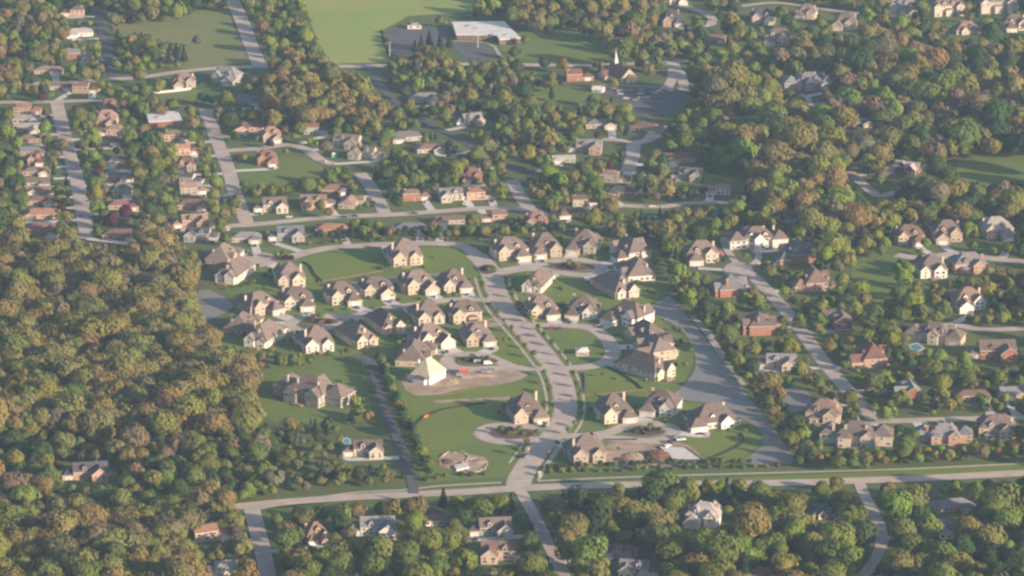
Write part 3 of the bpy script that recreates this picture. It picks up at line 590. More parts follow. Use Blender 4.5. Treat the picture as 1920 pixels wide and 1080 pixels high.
TABLE = '''
417,486,bighip,75,.86,1,taupe,tan|tan hip-roofed house at the top loop's left end
441,518,long,160,1.0,1,taupe,white|long white-sided house above the left pond
543,530,lodge,192,1.0,-1,taupe,cream|gabled stone house below the loop's planted island
485,583,villa,38,1.0,1,taupe,tan|steep-roofed house right of the left pond
556,573,villa,10,.92,1,taupe,cream|leftmost front-garage house above the left close
640,563,villa,18,.95,1,taupe,cream|dark-roofed house above the left close island
758,489,lodge,190,1.1,1,taupe,cream|lone two-storey house between two open lawns
705,551,villa,12,.92,1,taupe,cream|cream gabled house mid-row above the left close
782,543,villa,20,.98,1,taupe,tan|house with brick porch mid-row above left close
850,538,lodge,12,.95,1,taupe,cream|small steep-roofed house nearest the roundabout's left
802,599,lodge,193,1.0,1,taupe,cream|cream house with dark left roof below left close
868,596,villa,193,.95,-1,taupe,tan|broad-roofed house at the boulevard and left close corner
722,614,long,207,1.0,1,taupe,cream|long pale-walled house, upper of two slanting ones
452,615,bighip,78,.86,1,taupe,tan|hip-roofed house at the left close's far end
497,638,long,158,1.0,-1,taupe,white|bright white-sided house at the left wood's edge
593,650,lodge,193,1.05,1,taupe,white|white house with tall rear gable and picture window
668,637,long,207,1.02,-1,taupe,cream|long pale-walled house, lower of two slanting ones
585,748,mansion,150,1.2,1,taupe,stone|huge stone mansion with terrace beside the private drive
805,643,villa,28,1.0,1,taupe,cream|house with twin lit dormers above the building plot
893,638,lodge,12,.95,1,taupe,tan|compact house right of the dirt lot, above drive
775,673,bighip,84,1.05,1,taupe,tan|wide tan hip-roofed house behind the unfinished house
955,480,villa,15,1.02,1,taupe,cream|dark-roofed house with orange garage gable by roundabout
1022,473,lodge,12,1.0,-1,taupe,tan|tall gabled tan house, middle of crescent's top row
1098,467,lodge,-12,1.0,-1,taupe,cream|steep tower-gabled house, right of crescent's top row
1180,481,villa,-62,1.05,1,taupe,cream|house with bright eave at crescent's upper right
1195,516,bighip,-78,1.0,-1,taupe,white|white hip-roofed house at the crescent's right end
1008,537,long,163,.9,-1,taupe,white|white house with glowing right wall below crescent island
1155,546,long,207,1.08,1,taupe,cream|long house with rear gables beside the open green
1015,589,villa,12,.9,1,taupe,cream|twin-gabled house at right crescent's top left
1095,589,lodge,-10,.95,-1,taupe,white|dark-fronted house with glowing right side
1180,603,villa,-40,1.05,-1,taupe,white|tan-roofed white house at the pond's top shore
1212,632,bighip,-52,.95,1,taupe,cream|low cream house, second along the pond shore
1228,666,villa,-66,1.05,1,taupe,tan|dark hip-roofed house, third along the pond shore
1211,698,long,226,1.08,1,taupe,cream|long house with glowing rear gables on pond shore
985,780,lodge,12,1.05,1,taupe,tan|tower-roofed house above the left entrance close
1150,780,lodge,14,1.0,1,taupe,cream|gabled house above right entrance close, boulevard side
1243,768,lodge,-16,1.0,-1,taupe,white|half-lit hip-roofed house backing onto the pond
1335,793,bighip,20,1.05,-1,taupe,white|brilliant white-walled house on the pond point
1099,858,lodge,187,1.08,1,taupe,tan|hip-roofed house at the entrance above the conifer row
1418,459,mansion,10,1.05,1,taupe,white|sprawling white mansion behind a looped drive
1315,486,villa,8,1.02,-1,taupe,cream|bright cream house with pink tree at its door
1368,549,lodge,100,1.0,-1,grey,brick|slate-roofed brick house left of the estate turning head
1490,486,villa,-75,1.0,1,blue,brick|blue-roofed house right of the white mansion
1522,537,villa,-80,1.0,1,brown,pink|pink-walled house right of the estate street's top
1703,452,villa,5,.95,1,brown,tan|left of three houses below the upper right wood
1775,447,villa,5,.98,-1,taupe,tan|middle of three houses below the upper right wood
1867,441,villa,8,1.02,1,light,tan|right of three houses below the upper right wood
1745,513,lodge,185,1.05,-1,taupe,white|white-gabled house below the estate parking court
1815,504,villa,188,1.0,1,grey,pink|grey-roofed house right of the white-gabled one
1425,620,villa,95,1.0,1,taupe,brick|red brick house between the pond and estate street
1465,688,ell,-5,.95,1,grey,cream|cream-gabled house by the willow at the pond
1578,610,ell,-88,1.05,-1,taupe,brick|L-shaped brick house right of the estate street bend
1630,679,villa,-80,.98,1,red,pink|red-roofed house with white garage below estate street
1755,637,mansion,-20,.95,1,taupe,cream|rambling cream mansion with a blue pool
1815,574,villa,12,1.02,-1,brown,white|white house with tall chimney above the cream mansion
1868,667,ell,4,1.1,1,taupe,brick|brick house with pale ridge near the right edge
1708,743,ell,-85,.98,1,grey,brick|grey hip-roofed house above the estate corner
1545,784,villa,170,1.02,1,brown,tan|brown-roofed house by the small pond
1605,829,mansion,172,1.1,1,taupe,cream|many-gabled mansion at the estate street's foot
1770,826,mansion,176,.85,1,grey,pink|brick house with round white gables below estate corner
1868,813,villa,178,.98,1,taupe,cream|cream-fronted house low at the right edge
1822,746,ranch,4,1.0,1,brown,pink|brown-roofed low house mid right edge
1905,741,ranch,4,1.0,-1,grey,tan|grey low house cut by the right edge
1546,966,bighip,10,.62,1,blue,cream|pale blue-grey pyramid-roofed house at bottom right
1785,953,ranch,15,1.0,1,grey,tan|low grey house right of the curving bottom lane
1757,1000,ell,0,.8,1,blue,white|grey house deep in trees at bottom right
1320,978,villa,-12,.95,-1,light,white|pale house below the bottom road's tall green tree
1405,966,ranch,10,.8,1,dark,tan|dark little house right of the pale bottom house
1172,1044,ell,-20,.72,1,red,grey|red-roofed house at the bottom right of side street
1190,1074,ell,-10,.8,-1,grey,white|grey-white house at the bottom edge centre
1432,1080,ranch,0,.8,1,red,tan|red roof corner at the bottom edge
592,1010,lodge,20,.68,-1,brown,pink|brown steep-roofed house at the bottom left street
708,998,ell,4,1.05,1,grey,white|grey-roofed white house at the bottom left centre
825,980,ranch,6,.85,1,red,white|reddish-roofed white bungalow below the bottom road
928,998,ell,6,.95,1,taupe,grey|grey gabled house left of the bottom side street
935,1044,ell,0,1.0,-1,brown,tan|brown gabled house at the bottom, left of street
395,1008,split,20,.9,1,orange,tan|glowing orange-roofed house at the bottom left
415,1076,split,5,.85,-1,light,white|pale domed-roof house at the bottom left edge
170,893,ell,8,1.0,1,dark,pink|dark house lost in the lower left wood
690,850,ell,4,.9,1,taupe,cream|cream house with blue pool beside the private drive
515,393,ell,8,.92,1,taupe,cream|cream-garaged house right of the upper street's end
588,386,ell,4,.92,-1,brown,pink|brown double-gabled house below the upper green
628,360,ranch,6,.95,1,brown,brick|brown house behind the double-gabled one
655,384,ranch,80,.95,1,pink,tan|tan-roofed house at the short street's left
500,306,villa,4,.78,1,red,brick|brick house with white band on the green's edge
652,273,ell,-15,.95,1,taupe,cream|taupe house above the upper turning area
682,294,ell,-15,.95,-1,taupe,white|house with blazing white gable above the upper street
508,262,villa,8,.75,1,orange,cream|orange-roofed house with a purple tree in front
473,243,ranch,4,1.1,-1,red,pink|long red-roofed house beyond the orange one
778,373,split,8,.85,1,pink,brick|orange-brown house right of the short street
845,373,ell,10,.85,-1,grey,cream|cream-gabled grey house above the upper road
885,338,villa,4,.72,-1,red,brick|red-roofed brick house with a white chimney
900,371,split,8,.9,1,orange,orange|orange brick gabled house beside the upper road
805,283,ranch,14,.95,1,brown,white|white-gabled low house near the dark lane
760,261,ranch,12,1.1,-1,grey,cream|long grey-roofed house left of the dark lane
625,434,ranch,2,1.0,1,orange,brick|orange-roofed house behind the loop's pine row
772,434,ranch,-4,1.05,1,blue,grey|pale blue-roofed house behind the loop's pine row
462,450,ranch,4,.95,1,grey,white|grey house at the upper street's lower end
545,447,ell,6,.95,1,blue,grey|slate-blue house behind the loop's left pines
365,423,ell,10,.95,1,pink,orange|broad orange-gabled house left of upper street
372,447,ell,-8,.85,-1,dark,grey|dark gabled house below the broad orange one
928,413,split,6,.8,-1,brown,orange|orange brick house below the upper road's end
1005,424,villa,2,.8,1,red,grey|red hip-roofed house behind the crescent's pines
845,417,ranch,4,.9,-1,brown,white|dark low house behind the loop's right pines
1072,404,ranch,12,.9,-1,brown,cream|brown house with a glowing gable end
1095,384,split,2,.75,1,red,white|small red and white house among upper trees
1152,339,split,-8,.9,1,brown,cream|brown-roofed cream house below the upper turning head
1168,364,ranch,-12,1.0,-1,dark,brick|dark low house below the cream one
1105,283,ell,-6,1.0,1,grey,pink|long grey-roofed house left of the T-junction
1057,302,ranch,4,.8,-1,light,white|little pale house among the central upper trees
1275,301,ranch,3,1.05,-1,red,cream|red-roofed house with cream gable, upper right street
1295,334,ell,-10,.85,1,dark,cream|dark house with a pale skylight strip
1348,362,split,-6,.75,-1,pink,white|small pink-roofed house near the round trampoline
1212,244,ranch,-20,.95,1,brown,tan|brown house at the head of the church parking
1125,237,ranch,6,1.0,1,grey,tan|grey-roofed house hidden behind the bright green tree
885,231,ell,18,.82,1,grey,white|grey house with a white-edged gable
795,188,ranch,6,1.1,1,grey,orange|grey house right of the dark lane's top
592,249,split,0,.85,1,red,grey|red-roofed house with a deep shaded gable
345,161,villa,8,.85,-1,brown,white|white-trimmed house inside a long white wall
425,153,villa,-20,1.0,1,grey,grey|grey hip-roofed house beside the top road
470,192,ranch,-12,1.1,1,grey,grey|grey house behind the big spreading oak
50,212,split,0,.85,1,orange,orange|orange house at the far left T-junction
50,228,ranch,0,.9,1,light,orange|pale-roofed house, topmost of the far left row
52,244,ranch,0,.95,1,light,white|white house, second of the far left row
58,265,ranch,0,.85,-1,brown,orange|glowing orange-walled house in the far left row
62,288,ranch,2,.85,1,grey,pink|grey-roofed house, fourth of the far left row
66,306,villa,4,.62,1,red,pink|red hip-roofed house, fifth of the far left row
68,326,ranch,3,.85,1,pink,tan|tan house, sixth of the far left row
70,346,ranch,3,.85,1,taupe,cream|cream house, seventh of the far left row
76,362,ranch,3,.85,-1,brown,cream|bright cream house, eighth of the far left row
78,381,ranch,3,.95,1,red,pink|red-roofed house, ninth of the far left row
76,406,ranch,3,1.0,-1,orange,orange|orange ranch, second last of the far left row
80,434,ranch,3,1.1,1,red,orange|orange brick house ending the far left row
160,172,split,-4,.85,1,red,orange|bright brick house above the far left T-junction
118,166,ranch,0,.95,1,brown,grey|brown house with pale eave above T-junction
205,207,villa,2,.7,1,red,pink|dark red house right of the T-junction
200,232,villa,-2,.8,1,pink,orange|large salmon-roofed house right of left street
208,253,split,0,.8,-1,pink,pink|salmon house second in the left street's right row
205,268,ranch,0,.85,1,red,cream|red house with lit eave, left street's right row
220,306,ranch,2,.75,-1,dark,white|dark house with white end behind round tree
222,334,ranch,4,1.05,1,blue,pink|blue-roofed long house right of the left street
228,365,villa,2,.7,1,grey,white|grey house with round white bay right of left street
232,389,ranch,4,.9,1,red,pink|reddish house under the dark purple tree
225,444,ranch,4,1.0,1,brown,pink|brown roof behind the left wood's top edge
350,288,split,6,.75,1,orange,pink|small orange house left of the second street
348,318,villa,4,.7,-1,red,cream|red house with cream tower left of second street
358,342,split,-14,.7,1,dark,grey|dark hip-roofed house left of second street
362,362,split,10,.85,1,pink,cream|cream-ended house left of second street
362,388,ranch,4,1.0,1,brown,pink|low brown house above the broad orange one
330,262,split,4,.8,1,brown,pink|brown house below the flat white roof
145,109,split,6,.85,1,grey,brick|grey-roofed brick house by the top lane
148,66,ranch,12,1.0,-1,light,white|white house left of the top lane
138,28,split,4,.85,-1,brown,pink|brown house near the top left corner
92,136,ranch,0,1.0,1,pink,tan|salmon roof among the top left trees
292,102,cabin,2,.8,1,light,white|small white shed at the meadow's edge
1512,32,villa,-12,.85,-1,taupe,cream|cream house with glowing side near the top right
1585,51,villa,-14,1.02,-1,taupe,cream|broad grey-brown house with bright garage, top right
1458,79,villa,-10,1.0,-1,taupe,white|brilliant white house at the top right wood
1430,40,villa,-6,.95,1,dark,cream|dark-roofed house with lit chimney, top right
1258,44,lodge,4,.95,1,dark,pink|steep dark-roofed house with two garage doors, top
1690,24,terrace,2,.85,1,grey,stone|grey stone terrace left at the top right edge
1775,26,terrace,8,.95,1,taupe,cream|sunlit cream terrace with dormers at the top right
1868,20,terrace,4,1.1,-1,grey,cream|long cream terrace at the top right corner
1812,60,bighip,12,.85,1,brown,cream|brown hip-roofed house below the sunlit terrace
1902,53,villa,8,1.0,-1,taupe,cream|cream-gabled house below the corner terrace
1515,164,mansion,4,1.05,1,grey,grey|grey many-chimneyed mansion in the upper right wood
1702,322,ell,-24,.9,1,light,dark|pale-roofed dark-walled house in the upper right wood
1612,234,ranch,6,.9,1,blue,tan|blue-grey roof peeping from the upper right wood
1340,76,ranch,-6,.9,1,brown,pink|small brown house at the top lawn's right
1270,5,villa,0,.8,1,brown,white|white-fronted house at the very top centre right
'''
for i, ln in enumerate(TABLE.strip().splitlines()):
    d, lab = ln.split('|'); f = d.split(',')
    if f[2] == 'cabin': lab = lab
    house(float(f[0]), float(f[1]), f[2], float(f[3]), float(f[4]), int(f[5]), f[6], f[7], lab, i, cat='shed' if f[2] == 'cabin' else 'house')

# the unfinished white house: wrapped walls, bare sheathing on a very steep roof
def unfinished():
    x, y = G(803, 711); root = link('unfinished_house', None, None, (x, y, 0), R(-31))
    tag(root, 'unfinished white-wrapped house with a bare steep roof on the dirt plot', 'house')
    W = WALL['wrap']; k = 0
    for w in [(0, 0, 13.5, 18, 5.2, 'hip', 1.25), (-7.0, -4.0, 6, 7, 4.2, 'hip', .9), (0, -9.4, 8, 3, 3.6, 'hip', .9)]:
        wo, ro, top = wall_roof(w, root, ROOF['osb'] if k == 0 else ROOF['taupe'], W); k += 1
        if k == 1: r0 = ro; tp = top
    chimney(r0, -4.5, -4, 3, tp - .5, WALL['wrap'])
    for a, b, rz in ((6.55, -3, 90), (6.55, 3, 90), (-3, -8.55, 0)):
        link('window', window_mesh(1.4, 1.7), root, (a, b, 3.2), R(rz))
    ex, ey = 11, 12; qx, qy, s = P(x, y)
    HOUSES.append((x, y, 12, ex, ey, qx - 36, qy - 40, qx + 36, qy + 14)); LAND.append((x, y, qx, qy - 8, 'unfinished white house on the dirt plot'))
unfinished()

# flat-roofed school, brick block and church
def slab(name, pts, h, rm, wm, label, cat, parapet=.5):
    w = [G(a, b, h) for a, b in pts]
    cx = sum(p[0] for p in w) / len(w); cy = sum(p[1] for p in w) / len(w)
    w = [(p[0] - cx, p[1] - cy) for p in w]
    root = link(name, None, None, (cx, cy, 0)); tag(root, label, cat)
    wb, rb = MB(), MB(); n = len(w)
    for i in range(n):
        a, b = w[i], w[(i + 1) % n]; wb.poly([(*a, -.05), (*b, -.05), (*b, h), (*a, h)], wm)
    wb.obj('wall', root)
    o = [(p[0] * 1.012, p[1] * 1.012) for p in w]
    rb.poly([(*p, h + parapet) for p in o], rm)
    for i in range(n):
        a, b = o[i], o[(i + 1) % n]; rb.poly([(*a, h - .1), (*b, h - .1), (*b, h + parapet), (*a, h + parapet)], trim_m)
    ro = rb.obj('roof', root)
    for i in range(n):
        a, b = w[i], w[(i + 1) % n]; L = math.dist(a, b); nx, ny = (b[1] - a[1]) / L, -(b[0] - a[0]) / L
        if (nx * a[0] + ny * a[1]) < 0: nx, ny = -nx, -ny
        if ny > .3: continue
        for k in range(int(L / 5)):
            t = (k + .5) / int(L / 5)
            link('window', window_mesh(2.6, 1.5), root, (a[0] + (b[0] - a[0]) * t, a[1] + (b[1] - a[1]) * t, 1.1), math.atan2(nx, -ny))
    for k in range(5):
        q = MB(); a = rng.choice(w); t = rng.uniform(.15, .6); q.box(a[0] * t - 1, a[1] * t - 1, h + parapet, a[0] * t + 1, a[1] * t + 1, h + parapet + 1.1, metal_m); q.obj('roof_unit', ro)
    xs = [p[0] for p in pts]; ys = [p[1] for p in pts]
    HOUSES.append((cx, cy, 18, 20, 20, min(xs), min(ys), max(xs), max(ys) + 8)); LAND.append((cx, cy, sum(xs) / n, sum(ys) / n, label))
slab('school', [(848, 42), (945, 41), (976, 72), (936, 75), (931, 66), (856, 66)], 4.2, ROOF['white'], WALL['dark'], 'long flat white-roofed school beside the dark car park', 'school')
slab('brick_block', [(274, 211), (333, 209), (342, 226), (279, 229)], 4.2, ROOF['white'], WALL['brick'], 'flat white-roofed brick block left of the second street', 'building')
slab('garage_building', [(765, 44), (788, 44), (790, 48), (764, 48)], 3.0, ROOF['pink'], WALL['white'], 'small white outbuilding behind the school car park', 'shed', .2)
def church():
    x, y = G(1164, 148); root = link('church', None, None, (x, y, 0), R(28)); tag(root, 'red-roofed church with a slim white spire above the parked cars', 'church')
    for w in [(0, 0, 14, 26, 4.0, 'gy', 1.0), (-9, 6, 10, 12, 3.2, 'gx', .6), (0, -13.5, 8, 3, 3.2, 'gy', .8)]:
        wo, ro, tp = wall_roof(w, root, ROOF['red'], WALL['tan'])
    mb = MB(); mb.box(-1.3, 6.7, 8, 1.3, 9.3, 13.5, white_m); mb.cyl(0, 8, 13.5, 21.5, 1.5, .08, white_m, 8); st = mb.obj('steeple', root)
    m2 = MB(); m2.box(-.08, 7.92, 21.4, .08, 8.08, 23.2, metal_m); m2.box(-.5, 7.93, 22.3, .5, 8.07, 22.5, metal_m); m2.obj('cross', st)
    for k in range(5): link('window', window_mesh(1.3, 2.4), root, (7.0, -10 + 5 * k, .9), R(90))
    link('front_door', window_mesh(2.2, 2.6, 'door'), root, (0, -15.02, 0))
    link('window', window_mesh(2.1, 2.6), root, (0, -13.02, 4.6))
    HOUSES.append((x, y, 18, 14, 16, 1132, 116, 1192, 160)); LAND.append((x, y, 1164, 140, 'red-roofed church'))
church()
house(1083, 149, 'split', 12, .95, 1, 'red', 'brick', 'red-roofed church hall left of the church', 900, cat='building')
house(1122, 172, 'cabin', -20, .8, 1, 'white', 'white', 'tiny white hut at the church car park corner', 901, drive=False, cat='shed')

# ------------------------------------------------------------------ vehicles and small built things
def paint_material():
    m = bpy.data.materials.new('vehicle paint'); m.use_nodes = True; n, l = m.node_tree.nodes, m.node_tree.links
    oi = n.new('ShaderNodeObjectInfo'); b = n['Principled BSDF']; l.new(oi.outputs['Color'], b.inputs['Base Color'])
    b.inputs['Roughness'].default_value = .3; b.inputs['Coat Weight'].default_value = .4
    return m
paint_m = paint_material()
def profile(mb, pts, w0, w1, m):
    """side profile (x, z, half width factor) extruded across y"""
    L = [(x, -w0 * f, z) for x, z, f in pts]; Rr = [(x, w0 * f, z) for x, z, f in pts]
    mb.poly(L, m); mb.poly(list(reversed(Rr)), m)
    for i in range(len(pts)):
        j = (i + 1) % len(pts); mb.poly([L[j], L[i], Rr[i], Rr[j]], m)
def car_meshes(kind):
    b, g, w = MB(), MB(), MB()
    if kind == 'car':
        profile(b, [(-2.25, .35, .96), (2.2, .35, .96), (2.3, .6, .93), (2.15, .85, .95), (1.1, .98, 1), (-1.9, 1.02, 1), (-2.3, .9, .94)], .9, 0, paint_m)
        profile(b, [(-1.5, 1.40, .74), (.15, 1.44, .74), (.1, 1.50, .7), (-1.4, 1.47, .7)], .9, 0, paint_m)
        profile(g, [(-2.0, 1.0, .92), (1.05, .98, .92), (.2, 1.42, .73), (-1.55, 1.41, .73)], .9, 0, glass_m)
    elif kind == 'van':
        profile(b, [(-2.7, .4, .97), (2.6, .4, .97), (2.7, .8, .95), (2.2, 1.25, .96), (1.5, 2.1, .9), (-2.6, 2.15, .9), (-2.75, 1.2, 1)], 1.0, 0, paint_m)
        profile(g, [(1.62, 1.35, .99), (2.22, 1.3, .9), (1.6, 2.0, .9), (1.0, 2.0, .96), (1.0, 1.35, .99)], .995, 0, glass_m)
    else:
        profile(b, [(-2.8, .5, .97), (2.7, .5, .97), (2.8, .8, .95), (2.6, 1.1, .96), (1.3, 1.2, 1), (-2.8, 1.15, 1)], .97, 0, paint_m)
        profile(b, [(-.6, 1.80, .8), (.6, 1.82, .8), (.55, 1.88, .78), (-.6, 1.86, .78)], .97, 0, paint_m)
        profile(g, [(-.8, 1.15, .95), (1.3, 1.2, .95), (.65, 1.8, .8), (-.7, 1.8, .8)], .97, 0, glass_m)
    for k in range(12):
        a0, a1 = k * math.pi / 6, (k + 1) * math.pi / 6
        p = lambda a, y: (.34 * math.cos(a), y, .34 * math.sin(a))
        w.poly([p(a0, -.11), p(a1, -.11), p(a1, .11), p(a0, .11)], tyre_m)
    for y in (-.11, .11): w.poly([(.34 * math.cos(k * math.pi / 6), y, .34 * math.sin(k * math.pi / 6)) for k in range(12)], tyre_m)
    return b.mesh('body'), g.mesh('cabin_glass'), w.mesh('wheel')
CARM = {k: car_meshes(k) for k in ('car', 'van', 'pickup')}
CARS = dict(white=(.75, .75, .74), silver=(.45, .46, .47), red=(.40, .05, .04), dark=(.03, .035, .045), blue=(.05, .09, .18), tan=(.38, .30, .22), maroon=(.13, .03, .035))
def car(px, py, yaw, colr, label, kind='car', group='vehicles of the suburb', z=.42):
    x, y = G(px, py); root = link({'car': 'parked_car', 'van': 'van', 'pickup': 'pickup_truck'}[kind], None, None, (x, y, z), R(yaw))
    tag(root, label, {'car': 'car', 'van': 'van', 'pickup': 'truck'}[kind], group)
    b, g, w = CARM[kind]; o = link('body', b, root); o.color = (*CARS[colr], 1); link('cabin_glass', g, root)
    dx = 1.4 if kind == 'car' else 1.75
    for sx in (-dx, dx):
        for sy in (-.82, .82): link('wheel', w, root, (sx, sy, .34))
    return root
ORD = ['first', 'second', 'third', 'fourth', 'fifth', 'sixth', 'seventh', 'eighth', 'ninth', 'tenth', 'eleventh', 'twelfth', 'thirteenth', 'fourteenth', 'fifteenth', 'sixteenth', 'seventeenth', 'eighteenth', 'nineteenth']
TEN = {20: 'twent', 30: 'thirt', 40: 'fort', 50: 'fift', 60: 'sixt', 70: 'sevent', 80: 'eight', 90: 'ninet'}
def ordinal(n):
    if n < 20: return ORD[n - 1]
    if n > 99: return ('hundred and ' + ordinal(n - 100)) if n > 100 else 'hundredth'
    t = n // 10 * 10
    return TEN[t] + 'ieth' if n == t else TEN[t] + 'y-' + ORD[n - t - 1]
rows = {'top row': [(1151, 167, 'tan'), (1162, 172, 'white'), (1180, 172, 'red'), (1201, 171, 'silver'), (1247, 171, 'dark'), (1257, 172, 'white')],
        'middle row': [(1163, 177.5, 'white'), (1202, 177, 'white'), (1216, 176, 'dark'), (1229, 176, 'white')],
        'bottom row': [(1174, 186, 'white'), (1191, 189, 'tan'), (1201, 185, 'silver'), (1213, 184.5, 'white'), (1236, 184, 'dark'), (1260, 187, 'blue')]}
for rn, cs in rows.items():
    for i, (a, b, c) in enumerate(cs):
        car(a, b, rng.uniform(-12, 12) + (180 if i % 2 else 0), c, f'{c} car, {ordinal(i + 1)} from left in church car park {rn}', z=.16, group='cars in the church car park')
for a, b, yw, c, lab in [
    (873, 385, 2, 'white', 'white car on grass verge beside the orange brick gabled house'), (424, 434, 10, 'white', 'glinting white car at the end of the second street'),
    (129, 316, 95, 'white', 'white car parked at the left kerb of the far left street'), (151, 406, 94, 'maroon', 'maroon car at the lower end of the far left street'),
    (645, 409, 4, 'dark', 'left of two dark cars parked along the upper road'), (665, 407, 4, 'dark', 'right of two dark cars parked along the upper road'),
    (777, 402, 3, 'maroon', 'dark red car on the upper road above the pale blue roof'), (542, 409, 10, 'white', 'white car near the cream-garaged house on the upper road'),
    (607, 305, -25, 'white', 'white car at the end of the upper turning area'), (972, 344, 8, 'white', 'white car at the top of the short grey street'),
    (535, 257, 0, 'blue', 'blue car on the drive of the orange-roofed house'), (969, 289, 8, 'silver', 'silver car left of the central upper trees'),
    (1021, 287, 8, 'silver', 'silver car in front of the long grey-roofed house'), (1307, 364, -40, 'white', 'white car on the drive of the dark skylight house'),
    (1222, 389, 10, 'white', 'white car on the right-hand upper street'), (167, 112, 4, 'white', 'left of two white cars beside the brick house by the top lane'),
    (187, 111, 4, 'white', 'right of two white cars beside the brick house by the top lane'), (1657, 741, 8, 'silver', 'silver car on the drive of the grey hip-roofed estate house'),
    (1036, 617, 4, 'red', 'red car at the upper edge of the right crescent green'), (1049, 618, 4, 'blue', 'blue car behind the red car on the right crescent'),
    (758, 176, 3, 'white', 'white car beside the dark lane near its top'), (461, 132, 4, 'dark', 'dark car on the top road near the junction'),
    (920, 318, 5, 'white', 'white car right of the red-roofed brick house'), (497, 187, -30, 'silver', 'silver car behind the big spreading oak')]:
    car(a, b, yw, c, lab)
for a, b, yw, c, k, lab in [
    (897, 682, -10, 'silver', 'van', 'silver van beside the island of the building close'), (915, 684, 12, 'white', 'van', 'white van right of the silver van on the building close'),
    (1277, 827, 15, 'white', 'pickup', 'white pickup truck beside the pale new foundation'), (1257, 832, -60, 'maroon', 'pickup', 'dark red pickup truck above the pale new foundation'),
    (1266, 822, 100, 'silver', 'pickup', 'silver pickup truck at the right turning head by the earthworks'), (982, 858, 70, 'dark', 'pickup', 'dark pickup truck towing a loaded trailer at the entrance'),
    (852, 700, 10, 'dark', 'pickup', 'dark pickup truck left of the red skip'), (912, 700, -6, 'silver', 'pickup', 'silver pickup truck right of the red skip')]:
    car(a, b, yw, c, lab, k, z=.43)

for x, y, yw, lab, sd in DRV:
    if rng.random() < .5:
        c = rng.choice(['white', 'silver', 'dark', 'dark', 'tan', 'blue', 'maroon', 'white'])
        q = P(x, y); nm = {'white': 'white', 'silver': 'silver', 'dark': 'black', 'tan': 'beige', 'blue': 'blue', 'maroon': 'maroon'}[c]
        if -10 < q[0] < 1930 and -10 < q[1] < 1090: car(q[0], q[1], yw + 90 + rng.uniform(-8, 8), c, f'{nm} car on the drive of {lab}', z=.19, group='cars on house drives')
def thing(name, label, cat, px, py, rz=0, z=0.0, group=None):
    x, y = G(px, py); return tag(link(name, None, None, (x, y, z), R(rz)), label, cat, group)
t = thing('trailer', 'flat trailer piled with pale brown load behind the dark pickup', 'trailer', 990, 846, 68, .43)
mb = MB(); mb.box(-3, -1.1, .7, 3, 1.1, .9, metal_m, True); mb.box(3, -.08, .7, 4.4, .08, .8, metal_m, True); mb.obj('bed', t)
mb = MB(); mb.box(-2.8, -1, .9, 2.2, 1, 2.0, WALL['tan']); mb.box(-2.4, -.8, 2.0, 1.2, .8, 2.7, WALL['orange']); mb.obj('load', t)
for sx in (-1.2, -.3):
    for sy in (-1.15, 1.15): link('wheel', CARM['car'][2], t, (sx, sy, .34))
t = thing('skip', 'red rubbish skip beside the unfinished house', 'skip', 869, 699, 8, .1)
mb = MB(); mb.poly([(-2.6, -1.1, 0), (2.6, -1.1, 0), (3.1, -1.2, 2.2), (-3.1, -1.2, 2.2)], red_m); mb.poly([(-2.6, 1.1, 0), (2.6, 1.1, 0), (3.1, 1.2, 2.2), (-3.1, 1.2, 2.2)], red_m)
mb.poly([(-2.6, -1.1, 0), (-2.6, 1.1, 0), (-3.1, 1.2, 2.2), (-3.1, -1.2, 2.2)], red_m); mb.poly([(2.6, -1.1, 0), (2.6, 1.1, 0), (3.1, 1.2, 2.2), (3.1, -1.2, 2.2)], red_m); mb.poly([(-2.9, -1.15, 1.5), (2.9, -1.15, 1.5), (2.9, 1.15, 1.5), (-2.9, 1.15, 1.5)], dirt_m); mb.obj('tub', t)
mb = MB(); mb.box(-3.2, -1.3, 2.1, 3.2, -1.15, 2.3, metal_m, True); mb.box(-3.2, 1.15, 2.1, 3.2, 1.3, 2.3, metal_m, True); mb.obj('rim', t)
for i, (a, b, rz, w, lab) in enumerate([(862, 704, 4, 4.5, 'grey stack of building blocks left below the red skip'), (876, 709, -8, 6, 'long pale stack of lumber below the red skip'), (920, 696, 0, 4, 'pile of pallets at the right of the building plot'), (1252, 838, 30, 4, 'pile of pale boards at the new foundation')]):
    mb = MB()
    for k in range(4): mb.box(-w / 2 + rng.uniform(-.4, .4), -1.2, .12 + k * .35, w / 2 + rng.uniform(-.4, .4), 1.2, .12 + k * .35 + .28, [WALL['grey'], WALL['cream'], wood_m, WALL['white']][i], True)
    x, y = G(a, b); o = mb.obj('material_stack', None, (x, y, 0), R(rz)); tag(o, lab, 'materials')
# new foundation with formwork, spoil heaps
def extr(name, pts, z0, z1, m, label, cat):
    w = [G(*p) for p in pts]; cx = sum(p[0] for p in w) / len(w); cy = sum(p[1] for p in w) / len(w)
    mb = MB(); q = [(p[0] - cx, p[1] - cy) for p in w]; mb.poly([(*p, z1) for p in q], m)
    for i in range(len(q)): a, b = q[i], q[(i + 1) % len(q)]; mb.poly([(*a, z0), (*b, z0), (*b, z1), (*a, z1)], m)
    return tag(mb.obj(name, None, (cx, cy, 0)), label, cat)
t = thing('foundation', 'pale new concrete foundation slab beside the dirt heap', 'foundation', 1275, 852)
w = [G(*p) for p in [(1234, 838), (1285, 840), (1318, 864), (1262, 864)]]; q = [(p[0] - t.location.x, p[1] - t.location.y) for p in w]
mb = MB(); mb.poly([(*p, .5) for p in q], drive_m)
for i in range(4): a, b = q[i], q[(i + 1) % 4]; mb.poly([(*a, 0), (*b, 0), (*b, .5), (*a, .5)], drive_m)
mb.obj('slab', t)
